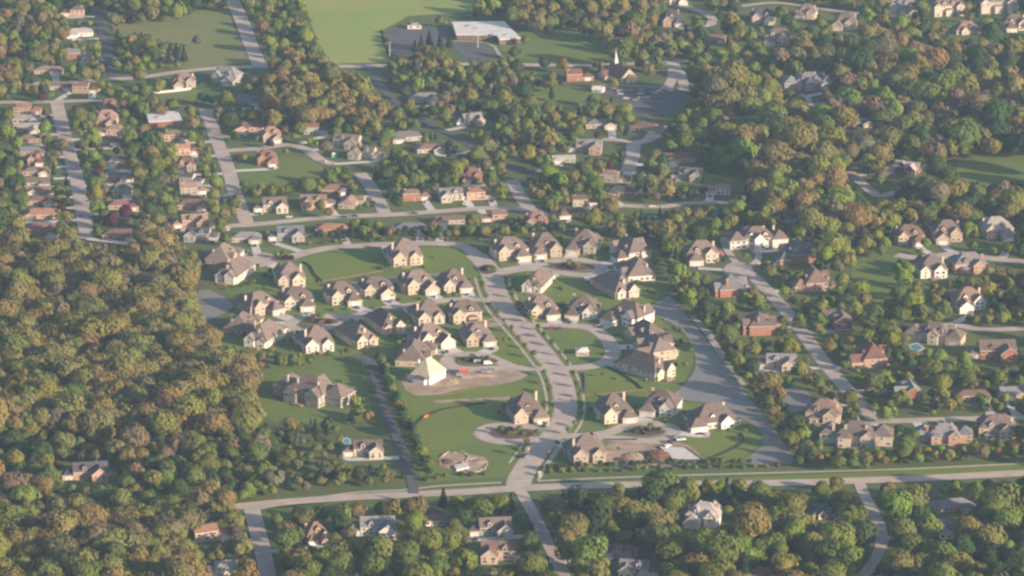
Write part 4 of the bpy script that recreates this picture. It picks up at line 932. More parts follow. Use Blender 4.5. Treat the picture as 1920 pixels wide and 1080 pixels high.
for i in range(4):
    a, b = q[i], q[(i + 1) % 4]; L = math.dist(a, b); tx, ty = (b[0] - a[0]) / L * .2, (b[1] - a[1]) / L * .2
    mb = MB(); mb.poly([(a[0] - ty, a[1] + tx, 0.9), (b[0] - ty, b[1] + tx, .9), (b[0] + ty, b[1] - tx, .9), (a[0] + ty, a[1] - tx, .9)], WALL['dark'])
    for s in (-1, 1): mb.poly([(a[0] - s * ty, a[1] + s * tx, 0), (b[0] - s * ty, b[1] + s * tx, 0), (b[0] - s * ty, b[1] + s * tx, .9), (a[0] - s * ty, a[1] + s * tx, .9)], WALL['dark'])
    mb.obj('formwork_board', t)
def heap(px, py, rx, ry, h, label, m=None, seed=0):
    r = random.Random(seed); v, f = [(0, 0, h)], []; n, k = 18, 6
    for i in range(1, k + 1):
        for j in range(n):
            a = 2 * math.pi * j / n; q = i / k * (1 + r.uniform(-.12, .12)); v.append((rx * q * math.cos(a), ry * q * math.sin(a), max(0, h * (1 - (i / k) ** 1.6) * r.uniform(.75, 1.2)) if i < k else -.05))
    for j in range(n): f.append((0, 1 + j, 1 + (j + 1) % n))
    for i in range(k - 1):
        for j in range(n): a, b = 1 + i * n + j, 1 + i * n + (j + 1) % n; f.append((a, a + n, b + n, b))
    me = bpy.data.meshes.new('earth_heap'); me.from_pydata(v, [], f); me.materials.append(m or dirt_m)
    x, y = G(px, py); return tag(link('earth_heap', me, None, (x, y, 0)), label, 'earth heap')
heap(1232, 856, 9, 9, 3.6, 'dark brown spoil heap left of the pale foundation', mulch_m, 1)
heap(1190, 856, 8, 6, 1.8, 'pale earth heap between entrance house and spoil heap', None, 2)
heap(1165, 862, 5, 4, 1.2, 'small low earth heap beside the entrance house', mulch_m, 3)
heap(845, 716, 6, 6, 1.4, 'low earth heap right of the unfinished house', None, 4)
heap(905, 705, 9, 3, .9, 'long low earth bank right of the red skip', None, 5)
# entrance plot: two rough rings of low block footings on bare earth
sheet('bare_plot', [(818, 862), (832, 851), (862, 846), (884, 853), (912, 858), (918, 872), (905, 886), (868, 890), (850, 882), (826, 876)], .148, dirt_m, smooth=2)
for a, b, r_, nm in [(852, 862, 8.5, 'upper left'), (889, 873, 7.5, 'lower right')]:
    t = thing('block_footing', f'rough ring of low block footings on the entrance plot, {nm} of the pair', 'footing', a, b, 0)
    n = 26; rr = [r_ * rng.uniform(.9, 1.1) for _ in range(n)]; hh = [rng.uniform(.25, .7) for _ in range(n)]
    for j in range(n):
        if rng.random() < .18: continue
        a0, a1 = 2 * math.pi * j / n, 2 * math.pi * (j + .94) / n; e = 1.5; r0 = rr[j]; h = hh[j]
        o_ = [(r0 * math.cos(q), e * r0 * math.sin(q)) for q in (a0, a1)]; i_ = [((r0 - .7) * math.cos(q), e * (r0 - .7) * math.sin(q)) for q in (a1, a0)]
        q = o_ + i_; mb = MB(); mb.poly([(*p, h + .15) for p in q], WALL['pink'])
        for k in range(4): mb.poly([(*q[k], .1), (*q[(k + 1) % 4], .1), (*q[(k + 1) % 4], h + .15), (*q[k], h + .15)], WALL['stone'])
        mb.obj('block', t)
heap(838, 866, 4, 5, 1.3, 'dark earth heap inside the left ring of footings', mulch_m, 8)
heap(900, 866, 5, 4, 1.0, 'pinkish earth heap inside the right ring of footings', None, 9)
o = extr('paved_step', [(851, 876), (876, 870), (880, 879), (856, 884)], 0, 1.2, drive_m, 'pale concrete platform between the two rings of footings', 'platform')
# garden pavilion in the right crescent
t = thing('pavilion', 'small white-roofed pavilion on the right crescent green', 'pavilion', 1091, 664, 8)
mb = MB(); mb.box(-4, -4, 0, 4, 4, .15, drive_m); mb.obj('floor', t)
for sx in (-3.4, 3.4):
    for sy in (-3.4, 3.4): mb = MB(); mb.box(sx - .2, sy - .2, .15, sx + .2, sy + .2, 2.9, WALL['stone']); mb.obj('post', t)
mb = MB()
for a, b in (((-4.2, -4.2), (4.2, -4.2)), ((4.2, -4.2), (4.2, 4.2)), ((4.2, 4.2), (-4.2, 4.2)), ((-4.2, 4.2), (-4.2, -4.2))):
    mb.poly([(*a, 2.9), (*b, 2.9), (0, 0, 4.3)], WALL['white']); mb.poly([(*a, 2.7), (*b, 2.7), (*b, 2.9), (*a, 2.9)], trim_m)
mb.obj('roof', t)
# pools
def pool(pts, label, m=pool_m):
    w = [G(*p) for p in pts]; cx = sum(p[0] for p in w) / len(w); cy = sum(p[1] for p in w) / len(w); q = [(p[0] - cx, p[1] - cy) for p in w]
    t = tag(link('swimming_pool', None, None, (cx, cy, .06)), label, 'pool')
    mb = MB(); mb.poly([(p[0] * 1.35, p[1] * 1.35, .05) for p in q], drive_m); mb.obj('coping', t)
    mb = MB(); mb.poly([(*p, .12) for p in q], m); mb.obj('water', t)
pool([(1456, 408), (1470, 405), (1490, 412), (1484, 417), (1466, 414)], 'turquoise swimming pool behind the sprawling white mansion')
pool([(1706, 648), (1720, 645), (1730, 653), (1722, 658), (1712, 656)], 'bright blue swimming pool left of the rambling cream mansion')
pool([(643, 826), (650, 822), (656, 825), (656, 832), (648, 833)], 'small blue swimming pool beside the cream house on private drive')
pool([(1700, 553), (1708, 551), (1714, 555), (1706, 558)], 'tiny pale pool below the white-gabled house')
pool([(688, 442), (700, 440), (712, 443), (700, 446)], 'pale swimming pool behind the loop road pines')
# fences, wall, poles
def fence(px, h, m, label, name='silt_fence', cat='fence', th=.10):
    c = curve([G(*p) for p in px], 4.0); a, b = offset_line(c, th), offset_line(c, -th); mb = MB()
    for i in range(len(c) - 1):
        mb.poly([(*a[i], 0), (*a[i + 1], 0), (*a[i + 1], h), (*a[i], h)], m); mb.poly([(*b[i], 0), (*b[i + 1], 0), (*b[i + 1], h), (*b[i], h)], m); mb.poly([(*a[i], h), (*a[i + 1], h), (*b[i + 1], h), (*b[i], h)], m)
    return tag(mb.obj(name), label, cat)
fence([(566, 492), (582, 500), (590, 515), (604, 528)], 1.0, fence_m, 'black silt fence at the left end of the long sod lawn')
fence([(604, 528), (650, 520), (720, 508)], .55, rust_m, 'rust-red silt fence along the foot of the long sod lawn')
fence([(1140, 690), (1165, 702), (1190, 718), (1204, 730)], 1.0, fence_m, 'black silt fence crossing the green below the right crescent')
fence([(1094, 700), (1096, 716), (1094, 738)], .9, fence_m, 'black silt fence right of the boulevard footpath')
fence([(1092, 742), (1140, 738), (1200, 732), (1218, 732)], .5, rust_m, 'rust-red silt fence above the gabled house by the boulevard')
fence([(772, 806), (784, 794), (795, 784)], 1.0, fence_m, 'black silt fence, lower piece on the big left sod lawn')
fence([(803, 780), (835, 768), (880, 760), (910, 757)], 1.0, fence_m, 'black silt fence, upper piece on the big left sod lawn')
fence([(795, 784), (803, 780)], 1.2, orange_m, 'short orange barrier joining two silt fences on the sod lawn', 'orange_barrier', 'barrier')
fence([(1330, 862), (1360, 850), (1390, 834), (1394, 822), (1388, 812)], 1.0, fence_m, 'black silt fence around the pond point sod lawn')
fence([(1132, 826), (1195, 825)], 1.0, fence_m, 'black site fence along the right entrance close')
fence([(830, 742), (870, 732), (890, 724)], .4, rust_m, 'orange netting at the lower edge of the dirt plot', 'orange_barrier', 'barrier')
fence([(288, 176), (330, 172), (358, 168)], 1.8, white_m, 'long white garden wall in front of the white-trimmed house', 'garden_wall', 'wall', .3)
fence([(317, 158), (340, 155)], 1.6, white_m, 'short white garden wall beside the white-trimmed house', 'garden_wall', 'wall', .3)
def lamp_post(px, py, h, label):
    t = thing('lamp_post', label, 'lamp post', px, py)
    mb = MB(); mb.cyl(0, 0, 0, h, .28, .16, white_m, 6); mb.obj('pole', t)
    mb = MB(); mb.box(-1.2, -.3, h, 1.2, .3, h + .4, metal_m, True); mb.obj('lamp_head', t)
lamp_post(731, 110, 13, 'tall pale lamp post at the corner of the school car park')
lamp_post(896, 90, 10, 'tall lamp post in front of the flat-roofed school')
t = thing('trampoline', 'round pale trampoline on the lawn in the upper right', 'trampoline', 1381, 322)
mb = MB(); mb.cyl(0, 0, .9, 1.0, 2.6, 2.6, WALL['tan'], 16); mb.obj('mat', t)
for k in range(6): mb = MB(); a = k * math.pi / 3; mb.cyl(2.4 * math.cos(a), 2.4 * math.sin(a), 0, 2.4, .06, .06, metal_m, 5); mb.obj('leg', t)
t = thing('gazebo_tent', 'green canvas tent beside the blazing white gable house', 'tent', 626, 294, 10)
mb = MB(); mb.box(-1.8, -1.8, 0, 1.8, 1.8, 2.4, green_m); mb.obj('side', t)
mb = MB()
for a, b in (((-2, -2), (2, -2)), ((2, -2), (2, 2)), ((2, 2), (-2, 2)), ((-2, 2), (-2, -2))): mb.poly([(*a, 2.4), (*b, 2.4), (0, 0, 3.5)], WALL['white'])
mb.obj('canopy', t)
t = thing('entrance_pillar', 'pale stone pillar pair flanking the subdivision entrance path', 'pillar', 1012, 893)
mb = MB(); mb.box(-.8, -.8, 0, .8, .8, 2.6, WALL['stone']); mb.obj('shaft', t); mb = MB(); mb.box(-1, -1, 2.6, 1, 1, 2.9, trim_m, True); mb.obj('cap', t)
t['label'] = 'pale stone pillar right of the subdivision entrance'

# ------------------------------------------------------------------ trees: prototypes
nr = np.random.default_rng(11)
def unit(v): return v / np.maximum(np.linalg.norm(v, axis=-1, keepdims=True), 1e-9)
def leaf_cloud(kind, seed, n, size):
    """leaf-clump quads: centres, normals and sizes in units of the crown radius; the trunk foot is the origin"""
    g = np.random.default_rng(seed); C, N = [], []
    if kind in ('leafy', 'budding', 'young', 'shrub'):
        cz, rz, nl, lr = {'leafy': (1.25, g.uniform(.80, 1.08), 12, .52), 'budding': (1.3, g.uniform(.72, .95), 15, .47), 'young': (1.55, 1.15, 7, .55), 'shrub': (.55, .55, 6, .55)}[kind]
        d = unit(g.normal(size=(nl, 3))); d[:, 2] = np.abs(d[:, 2]) * g.choice([1, 1, 1, -.6], nl)
        L = d * g.uniform(.36, .54, (nl, 1)) * np.array([1, 1, rz]); L[0] = 0
        lrs = lr * g.uniform(.75, 1.25, nl); lrs[0] = .66
        k = g.integers(0, nl, n); q = unit(g.normal(size=(n, 3)) + L[k] * .9)
        C = L[k] + q * (lrs[k] * g.uniform(.82, 1.08, n))[:, None] * np.array([1, 1, .85]); N = unit(q * .8 + unit(C) * .9 + g.normal(size=(n, 3)) * (.26 if kind != 'budding' else .34) + np.array([0, 0, .1])); C[:, 2] += cz
        C[:, 2] = np.maximum(C[:, 2], .06)
    else:                                                  # spruce: tiers of drooping fans
        h = g.uniform(.12, 1, n) ** .8; a = g.uniform(0, 2 * math.pi, n)
        tier = .82 + .18 * np.cos(h * 46); r = (1.03 - h) * tier * g.uniform(.7, 1.05, n)
        C = np.stack([r * np.cos(a), r * np.sin(a), h * 3.1], 1)
        N = unit(np.stack([np.cos(a), np.sin(a), np.full(n, .8)], 1) + g.normal(size=(n, 3)) * .45)
    t1 = unit(np.cross(N, g.normal(size=(n, 3)))); t2 = np.cross(N, t1)
    s = (size * g.uniform(.6, 1.35, n))[:, None]
    V = np.stack([C - t1 * s - t2 * s * .7, C + t1 * s - t2 * s * .6, C + t1 * s * .8 + t2 * s * .8, C - t1 * s * .7 + t2 * s], 1)
    return V.reshape(-1, 3)
def quads_mesh(name, V, m, tint=None):
    me = bpy.data.meshes.new(name); n = len(V) // 4
    me.vertices.add(len(V)); me.vertices.foreach_set('co', V.astype(np.float32).ravel())
    me.loops.add(len(V)); me.loops.foreach_set('vertex_index', np.arange(len(V), dtype=np.int32))
    me.polygons.add(n); me.polygons.foreach_set('loop_start', np.arange(0, len(V), 4, dtype=np.int32)); me.polygons.foreach_set('loop_total', np.full(n, 4, np.int32))
    if tint is not None:
        at = me.attributes.new('tint', 'FLOAT_COLOR', 'POINT'); at.data.foreach_set('color', tint.astype(np.float32).ravel())
    me.materials.append(m); me.update(calc_edges=True); return me
def tube(mb, p, q, r0, r1, m, n=6):
    p, q = Vector(p), Vector(q); d = (q - p).normalized(); a = d.orthogonal().normalized(); b = d.cross(a); i = len(mb.v); k = mb.slot(m)
    for c, r in ((p, r0), (q, r1)):
        for j in range(n): t = 2 * math.pi * j / n; mb.v.append(tuple(c + (a * math.cos(t) + b * math.sin(t)) * r))
    for j in range(n): mb.f.append((i + j, i + (j + 1) % n, i + n + (j + 1) % n, i + n + j)); mb.m.append(k)
def trunk_mesh(kind, seed):
    r = random.Random(seed); mb = MB()
    H = {'leafy': 1.25, 'budding': 1.4, 'young': 1.6, 'spruce': 2.9}[kind]; r0 = {'leafy': .07, 'budding': .075, 'young': .06, 'spruce': .06}[kind]
    tube(mb, (0, 0, -.02), (r.uniform(-.04, .04), r.uniform(-.04, .04), H * .55), r0, r0 * .7, bark_m); tube(mb, (0, 0, H * .53), (r.uniform(-.08, .08), r.uniform(-.08, .08), H), r0 * .7, r0 * .25, bark_m)
    if kind != 'spruce':
        for k in range(7 if kind == 'budding' else 5):
            a = k * 2.4 + r.uniform(0, .5); z = H * r.uniform(.4, .75); L = r.uniform(.5, .75)
            tube(mb, (0, 0, z), (L * math.cos(a), L * math.sin(a), z + L * r.uniform(.5, .9)), r0 * .45, r0 * .12, bark_m, 5)
    return mb.mesh('trunk')
PROTO = {}
for kind, cnt, n, size in (('leafy', 6, 1500, .086), ('budding', 7, 1700, .072), ('spruce', 3, 620, .12), ('young', 3, 260, .16), ('shrub', 3, 160, .20)):
    PROTO[kind] = [(quads_mesh('crown', leaf_cloud(kind, 100 + i, n, size), leaf_obj), trunk_mesh(kind, i) if kind != 'shrub' else None) for i in range(cnt)]
LOD = {'leafy': [leaf_cloud('leafy', 300 + i, 520, .145) for i in range(3)], 'budding': [leaf_cloud('budding', 320 + i, 560, .125) for i in range(3)], 'spruce': [leaf_cloud('spruce', 340, 220, .18)]}
HGT = {'leafy': 2.2, 'budding': 2.2, 'spruce': 3.1, 'young': 2.7, 'shrub': 1.1}
CEN = {'leafy': 1.25, 'budding': 1.35, 'spruce': 1.2, 'young': 1.55, 'shrub': .5}
PAL = {'bright': ((.128, .158, .034), 'bright green', 'leafy'), 'green': ((.088, .112, .032), 'green', 'leafy'), 'deep': ((.042, .068, .026), 'dark green', 'leafy'),
       'olive': ((.136, .130, .044), 'olive', 'budding'), 'bronze': ((.152, .131, .054), 'bronze', 'budding'), 'brown': ((.126, .110, .066), 'brown budding', 'budding'),
       'gold': ((.18, .145, .042), 'golden', 'budding'), 'purple': ((.060, .024, .034), 'purple-leaved', 'leafy'), 'pink': ((.30, .10, .13), 'pink blossoming', 'leafy'),
       'fir': ((.024, .042, .028), 'dark', 'spruce')}
NAME = {'leafy': 'leafy_tree', 'budding': 'budding_tree', 'spruce': 'spruce_tree', 'young': 'young_tree', 'shrub': 'shrub'}
NOUN = {'leafy': 'tree', 'budding': 'tree', 'spruce': 'spruce', 'young': 'sapling', 'shrub': 'shrub'}
def jitter(c, r, a=.13): return tuple(max(.008, 1.75 * v * (1 + r.uniform(-a, a))) for v in c)
def place(kind, x, y, rad, colr, label=None, group=None, hs=1.0):
    crown, trunk = PROTO[kind][rng.randrange(len(PROTO[kind]))]
    sc3 = (rad * rng.uniform(.92, 1.08), rad * rng.uniform(.92, 1.08), rad * hs)
    if kind == 'shrub':
        o = link('shrub', crown, None, (x, y, 0), rng.uniform(0, 6.28), sc3); o.color = (*colr, 1); return tag(o, label, 'shrub', group)
    nm = NAME[kind]
    if kind == 'young':
        nm = next((v for k, v in (('hedge', 'hedge_tree'), ('screen', 'screen_tree'), ('bank tree', 'bank_tree'), ('roadside', 'roadside_tree'), ('street sapling', 'street_sapling'), ('garden', 'garden_sapling'), ('planted', 'island_sapling')) if k in label), nm)
    root = link(nm, None, None, (x, y, 0), rng.uniform(0, 6.28)); root.empty_display_size = 2
    tag(root, label, 'tree', group)
    sc3 = (sc3[0], sc3[1], sc3[2] * rng.uniform(.88, 1.12)); c = link('crown', crown, root, scale=sc3); c.color = (*colr, 1); link('trunk', trunk, root, scale=sc3)
    return root

# ------------------------------------------------------------------ trees: where the photograph shows crowns
S = 4; GW, GH = 1920 // S + 40, 1080 // S + 40; OX = 20
hm = np.zeros((GH, GW)); rmk = np.zeros((GH, GW)); yy, xx = np.mgrid[0:GH, 0:GW]; PX = (xx - OX) * S + 2; PY = (yy - OX) * S + 2
for h in HOUSES: hm[(PX > h[5] + 2) & (PX < h[7] - 2) & (PY > h[6] + 2) & (PY < h[8])] = 1
HID = [(-80, 930, 440, 1000), (-80, 140, 208, 166), (492, 110, 628, 130), (725, 110, 1000, 130), (1110, 110, 1240, 125), (1290, 104, 1420, 120), (742, 190, 806, 236), (884, 270, 955, 312), (1185, 895, 1460, 915), (640, 925, 700, 940), (735, 920, 880, 935), (1545, 895, 1600, 912)]   # stretches the photograph shows under crowns
for x, y, hw in ROADPTS[::2]:
    a, b, s = P(x, y)
    if any(q[0] < a < q[2] and q[1] < b < q[3] for q in HID): continue
    rmk[(np.abs(PX - a) < hw * s) & (np.abs(PY - b) < max(2.2, hw * s * .3 + 1))] = 1
def inside(poly, X, Y):
    r = np.zeros(np.shape(X), bool); n = len(poly)
    for i in range(n):
        (x1, y1), (x2, y2) = poly[i], poly[(i + 1) % n]
        if y1 == y2: continue
        r ^= ((y1 > Y) != (y2 > Y)) & (X < (x2 - x1) * (Y - y1) / (y2 - y1) + x1)
    return r
OPEN = [[(370, 470), (480, 455), (700, 448), (900, 448), (1100, 432), (1235, 458), (1258, 540), (1330, 620), (1405, 728), (1492, 862), (1300, 880), (1010, 905), (950, 918), (800, 915), (760, 880), (700, 690), (640, 660), (425, 655), (412, 610), (375, 600)],
        [(563, -40), (900, -40), (880, 20), (780, 30), (760, 50), (725, 60), (735, 112), (628, 112), (600, 80)], [(222, 52), (300, 38), (424, 12), (438, 52), (468, 112), (365, 124), (345, 80), (270, 62)],
        [(725, 55), (838, 50), (850, 30), (950, 35), (980, 70), (930, 112), (850, 108), (820, 70), (770, 100), (740, 104)], [(985, 62), (1060, 56), (1130, 75), (1150, 108), (990, 110)],
        [(1110, 165), (1140, 150), (1200, 160), (1270, 160), (1290, 178), (1275, 212), (1200, 222), (1170, 195)], [(1202, 132), (1240, 130), (1255, 160), (1210, 162)],
        [(1455, 400), (1495, 402), (1492, 420), (1462, 418)], [(450, 305), (560, 295), (600, 325), (540, 345), (455, 340)], [(1330, 315), (1395, 318), (1410, 352), (1340, 355)], [(1600, 485), (1670, 478), (1680, 530), (1640, 580), (1600, 545)],
        [(490, 690), (640, 690), (650, 780), (490, 780)], [(640, 670), (705, 680), (780, 900), (740, 905)], [(640, 800), (740, 805), (745, 865), (650, 865)], [(1780, 295), (1925, 288), (1925, 340), (1800, 345)],
        [(1470, 728), (1515, 735), (1510, 765), (1480, 770)], [(940, 880), (1010, 880), (1010, 935), (950, 935)], [(1640, 872), (1925, 855), (1925, 896), (1640, 905)], [(1010, 168), (1095, 170), (1110, 192), (1010, 190)],
        [(490, 930), (760, 905), (940, 898), (940, 918), (760, 930), (520, 950)], [(1020, 890), (1640, 878), (1640, 894), (1020, 906)], [(300, 168), (385, 165), (360, 190), (300, 182)]]
opm = np.zeros((GH, GW), bool)
for p in OPEN: opm |= inside(p, PX, PY)
def integral(a): return np.pad(a.astype(float).cumsum(0).cumsum(1), ((1, 0), (1, 0)))
IH, IR, IO = integral(hm), integral(rmk), integral(opm)
def frac(I, cx, cy, rx, ry):
    x0, x1 = int((cx - rx) / S) + OX, int((cx + rx) / S) + OX + 1; y0, y1 = int((cy - ry) / S) + OX, int((cy + ry) / S) + OX + 1
    x0, x1, y0, y1 = max(0, x0), min(GW, x1), max(0, y0), min(GH, y1)
    if x1 <= x0 or y1 <= y0: return 0
    return (I[y1, x1] - I[y0, x1] - I[y1, x0] + I[y0, x0]) / ((x1 - x0) * (y1 - y0))
# (polygon, spacing, radius range in metres, acceptance, colour mix)
OAK = dict(olive=8, bronze=7, brown=1.6, green=.8)
MIX = dict(green=5, bright=3, olive=3, bronze=1.5, brown=1.4, deep=2, fir=1.3, purple=.25)
GRN = dict(green=5, bright=4, olive=3, deep=2, bronze=.8, brown=.8, fir=.6)
ZONES = [([(-80, 440), (330, 436), (350, 480), (380, 540), (398, 600), (418, 655), (470, 690), (490, 745), (470, 790), (200, 800), (-80, 800)], .39, (5.0, 7.4), 1.0, OAK),
         ([(-80, 780), (490, 780), (520, 860), (510, 940), (300, 965), (-80, 970)], .80, (4.0, 6.6), .92, dict(green=5, olive=3, bright=2, brown=3, bronze=1.5, deep=3)),
         ([(-80, 945), (470, 945), (500, 1140), (-80, 1140)], .50, (5.0, 7.4), 1.0, dict(olive=5, bronze=4, brown=2, green=2)),
         ([(500, 930), (990, 920), (1040, 1140), (500, 1140)], .85, (4.6, 7.0), .88, GRN), ([(1000, 905), (1990, 880), (1990, 1140), (1040, 1140)], .78, (5.0, 8.0), .95, GRN),
         ([(490, 760), (780, 760), (800, 925), (500, 950)], 1.1, (3.2, 5.0), .35, dict(green=5, olive=3, deep=2, fir=1, brown=1)),
         ([(480, 105), (600, 110), (680, 150), (720, 210), (700, 245), (640, 235), (560, 215), (490, 190)], .66, (5.5, 8.0), 1.0, dict(olive=4, bronze=5, gold=.6, green=1)),
         ([(1270, 130), (1420, 145), (1530, 200), (1640, 250), (1640, 400), (1700, 420), (1560, 420), (1440, 400), (1380, 280)], .66, (5.4, 8.2), 1.0, dict(olive=5, bronze=3, green=3, bright=2, brown=1.6, gold=.6, deep=1)),
         ([(1400, 60), (1990, 50), (1990, 420), (1500, 420), (1480, 130)], .72, (5.0, 7.6), .97, dict(olive=5, bronze=2, green=4, bright=1.3, brown=2, deep=3)),
         ([(950, -60), (1250, -60), (1260, 110), (1150, 100), (1110, 60), (960, 45)], .68, (4.8, 7.0), 1.0, dict(olive=4, green=4, bronze=2, brown=1.5, deep=1.5)),
         ([(1240, 420), (1990, 420), (1990, 880), (1500, 870), (1400, 720), (1260, 540)], .92, (3.6, 6.2), .80, GRN),
         ([(-80, 150), (480, 150), (480, 445), (-80, 445)], .95, (3.8, 6.2), .78, MIX), ([(-80, -60), (480, -60), (480, 160), (-80, 160)], .80, (4.6, 7.0), .92, MIX),
         ([(480, -60), (600, -60), (640, 110), (490, 110)], .8, (4.0, 6.0), .95, GRN), ([(470, 110), (1320, 110), (1420, 440), (380, 445)], .92, (4.0, 6.6), .80, MIX), ([(-80, -60), (2000, -60), (2000, 1140), (-80, 1140)], .85, (4.5, 6.5), .85, MIX)]
zid = np.full((GH, GW), -1)
for i in range(len(ZONES) - 1, -1, -1): zid[inside(ZONES[i][0], PX, PY)] = i
RG = {}
for x, y, hw in ROADPTS: RG.setdefault((int(x // 12), int(y // 12)), []).append((x, y, hw))
def base_clear(x, y, rad):
    w_ = P(x, y)
    if any(inside(p, w_[0], w_[1]) for p in PONDS): return False
    for h in HOUSES:
        if math.hypot(h[0] - x, (h[1] - y)) < min(h[3], h[4]) * .8 + rad * .35: return False
    i, j = int(x // 12), int(y // 12)
    for a in (-1, 0, 1):
        for b in (-1, 0, 1):
            for q in RG.get((i + a, j + b), ()):
                if math.hypot(q[0] - x, q[1] - y) < q[2] + 1.0: return False
    return True
TREES = []       # kind, colour key, x, y, radius, crown pixel, radius in pixels
CELL = {}
def crowded(cx, cy, rp, k):
    i, j = int(cx // 40), int(cy // 40)
    for a in (-2, -1, 0, 1, 2):
        for b in (-2, -1, 0, 1, 2):
            for ox, oy, orp in CELL.get((i + a, j + b), ()):
                if math.hypot(ox - cx, (oy - cy) * 1.55) < (orp + rp) * k: return True
    return False
def add_tree(ck, cx, cy, rad, kind=None):
    kind = kind or PAL[ck][2]
    if kind == 'spruce': rad *= .62
    x, y = G(cx, cy, CEN[kind] * rad); s = P(x, y, CEN[kind] * rad)[2]
    TREES.append((kind, ck, x, y, rad, cx, cy, rad * s)); CELL.setdefault((int(cx // 40), int(cy // 40)), []).append((cx, cy, rad * s))
EXPL = '''530,138,9,bronze 560,132,9.5,olive 590,142,10,bronze 560,166,10,olive 600,168,11,bronze 630,158,10,gold 642,186,11,bronze 602,196,10,olive 655,214,10,bronze 682,226,10,olive 690,202,9,bronze 575,196,8,olive 540,168,9,bronze 664,180,9,olive 515,120,8,olive 620,214,9,bronze 702,236,8,olive 635,232,8,green
1570,462,12.5,bright 1548,480,9,bright 1440,712,11.5,olive 1170,205,8.5,bright 1178,222,7,bright 1240,900,13,green 1222,935,11,deep 1262,945,10,green 1165,945,9.5,gold 1160,918,6,olive 842,205,7.5,brown 765,200,9,green 745,215,8,green
886,415,8,green 576,348,9,green 78,181,5,purple 506,268,4.2,purple 182,322,6,purple 236,398,7,purple 314,424,5.5,brown 1350,476,3.8,pink 118,268,6,gold 437,394,4,gold 617,397,5,gold 1075,985,12,olive 1110,1030,13,bright 1392,1015,11,bright 1490,1005,12,bright
1305,1030,10,green 1480,950,11,olive 1680,955,12,bright 1740,985,11,bright 1760,1040,12,green 1850,1010,12,olive 870,1050,9,bright 760,1040,10,green 640,965,8,olive 655,1000,6,brown 850,990,8,green 775,990,8,bright 520,975,6,green 560,1050,10,olive 490,905,7,bright
300,205,7,olive 262,140,8,olive 218,120,5,bright 1055,120,7,olive 1020,118,7,deep 1232,118,9,green 1215,130,8,olive 1205,105,8,olive 985,75,5,green 305,95,6,olive 331,100,9,fir 345,108,9,fir 316,110,8,fir 790,85,9,fir 805,80,10,fir 825,85,10,fir 842,82,9,fir 778,92,8,fir
1034,178,8,fir 860,130,8,bright 905,125,7,green 940,150,7,olive 960,150,7,brown 1590,430,8,olive 1610,540,9,bright 1600,580,8,bright 1500,520,6,bright 1620,560,7,olive 600,385,6,green 440,380,8,green 480,360,6,olive 700,440,4,green 370,75,6,brown 245,75,7,bronze
690,780,5,olive 672,770,5,green 1150,155,6,olive 1000,215,9,green 1500,600,6,green 1540,575,7,bright 1510,570,6,olive 1850,540,8,bright 1690,745,7,bright 1640,740,5,green 1590,745,7,green 1660,775,6,bright 1500,690,8,olive 1470,600,5,olive 1395,560,6,bright 1410,545,5,olive
1060,1010,9,olive 1205,1005,7,brown 1375,1060,8,olive 1440,940,9,olive 1560,1040,11,green 1470,1060,10,gold 1540,920,7,green 1570,905,6,olive 260,1050,10,bronze 330,1000,9,olive 120,1050,12,bronze 60,1000,9,olive 560,1000,5,green'''
for e in EXPL.split():
    a, b, r_, ck = e.split(','); add_tree(ck, float(a), float(b), float(r_) * .82)
mixes = [(list(z[4].keys()), list(z[4].values())) for z in ZONES]
for it in range(62000):
    cx, cy = rng.uniform(-70, 1990), rng.uniform(-55, 1125)
    z = zid[min(GH - 1, int(cy / S) + OX), min(GW - 1, int(cx / S) + OX)]
    if z < 0: continue
    poly, sp, rr, acc, _ = ZONES[z]
    if rng.random() > acc: continue
    ck = rng.choices(*mixes[z])[0]; rad = rng.uniform(*rr) * (1 - .18 * min(1, it / 24000))
    rad *= (1.40 if z in (0, 2) else 1.5 if z in (4, 6, 7, 8) else 1.38) * (rng.choice((.85, 1.0, 1.1, 1.2)) if z in (0, 2, 3, 4, 6, 7, 8) else rng.choice((.62, .8, .95, 1.0, 1.12))) * (1 if it < 34000 else .7); kind = PAL[ck][2]; rs = rad * (.62 if kind == 'spruce' else 1)
    x, y = G(cx, cy, CEN[kind] * rs); s = P(x, y, CEN[kind] * rs)[2]; rp = rs * s; ry = HGT[kind] * rs * s * .42
    if frac(IH, cx, cy, rp * .95, ry) > (.13 if cy > 930 else .10 if cy < 440 else .05) or frac(IR, cx, cy, rp * .9, ry) > (.13 if cy > 880 else .07) or frac(IO, cx, cy, rp * .8, ry * .9) > .14: continue
    if crowded(cx, cy, rp, sp * .72) or not base_clear(x, y, rs): continue
    add_tree(ck, cx, cy, rad)
print('TREES', len(TREES))

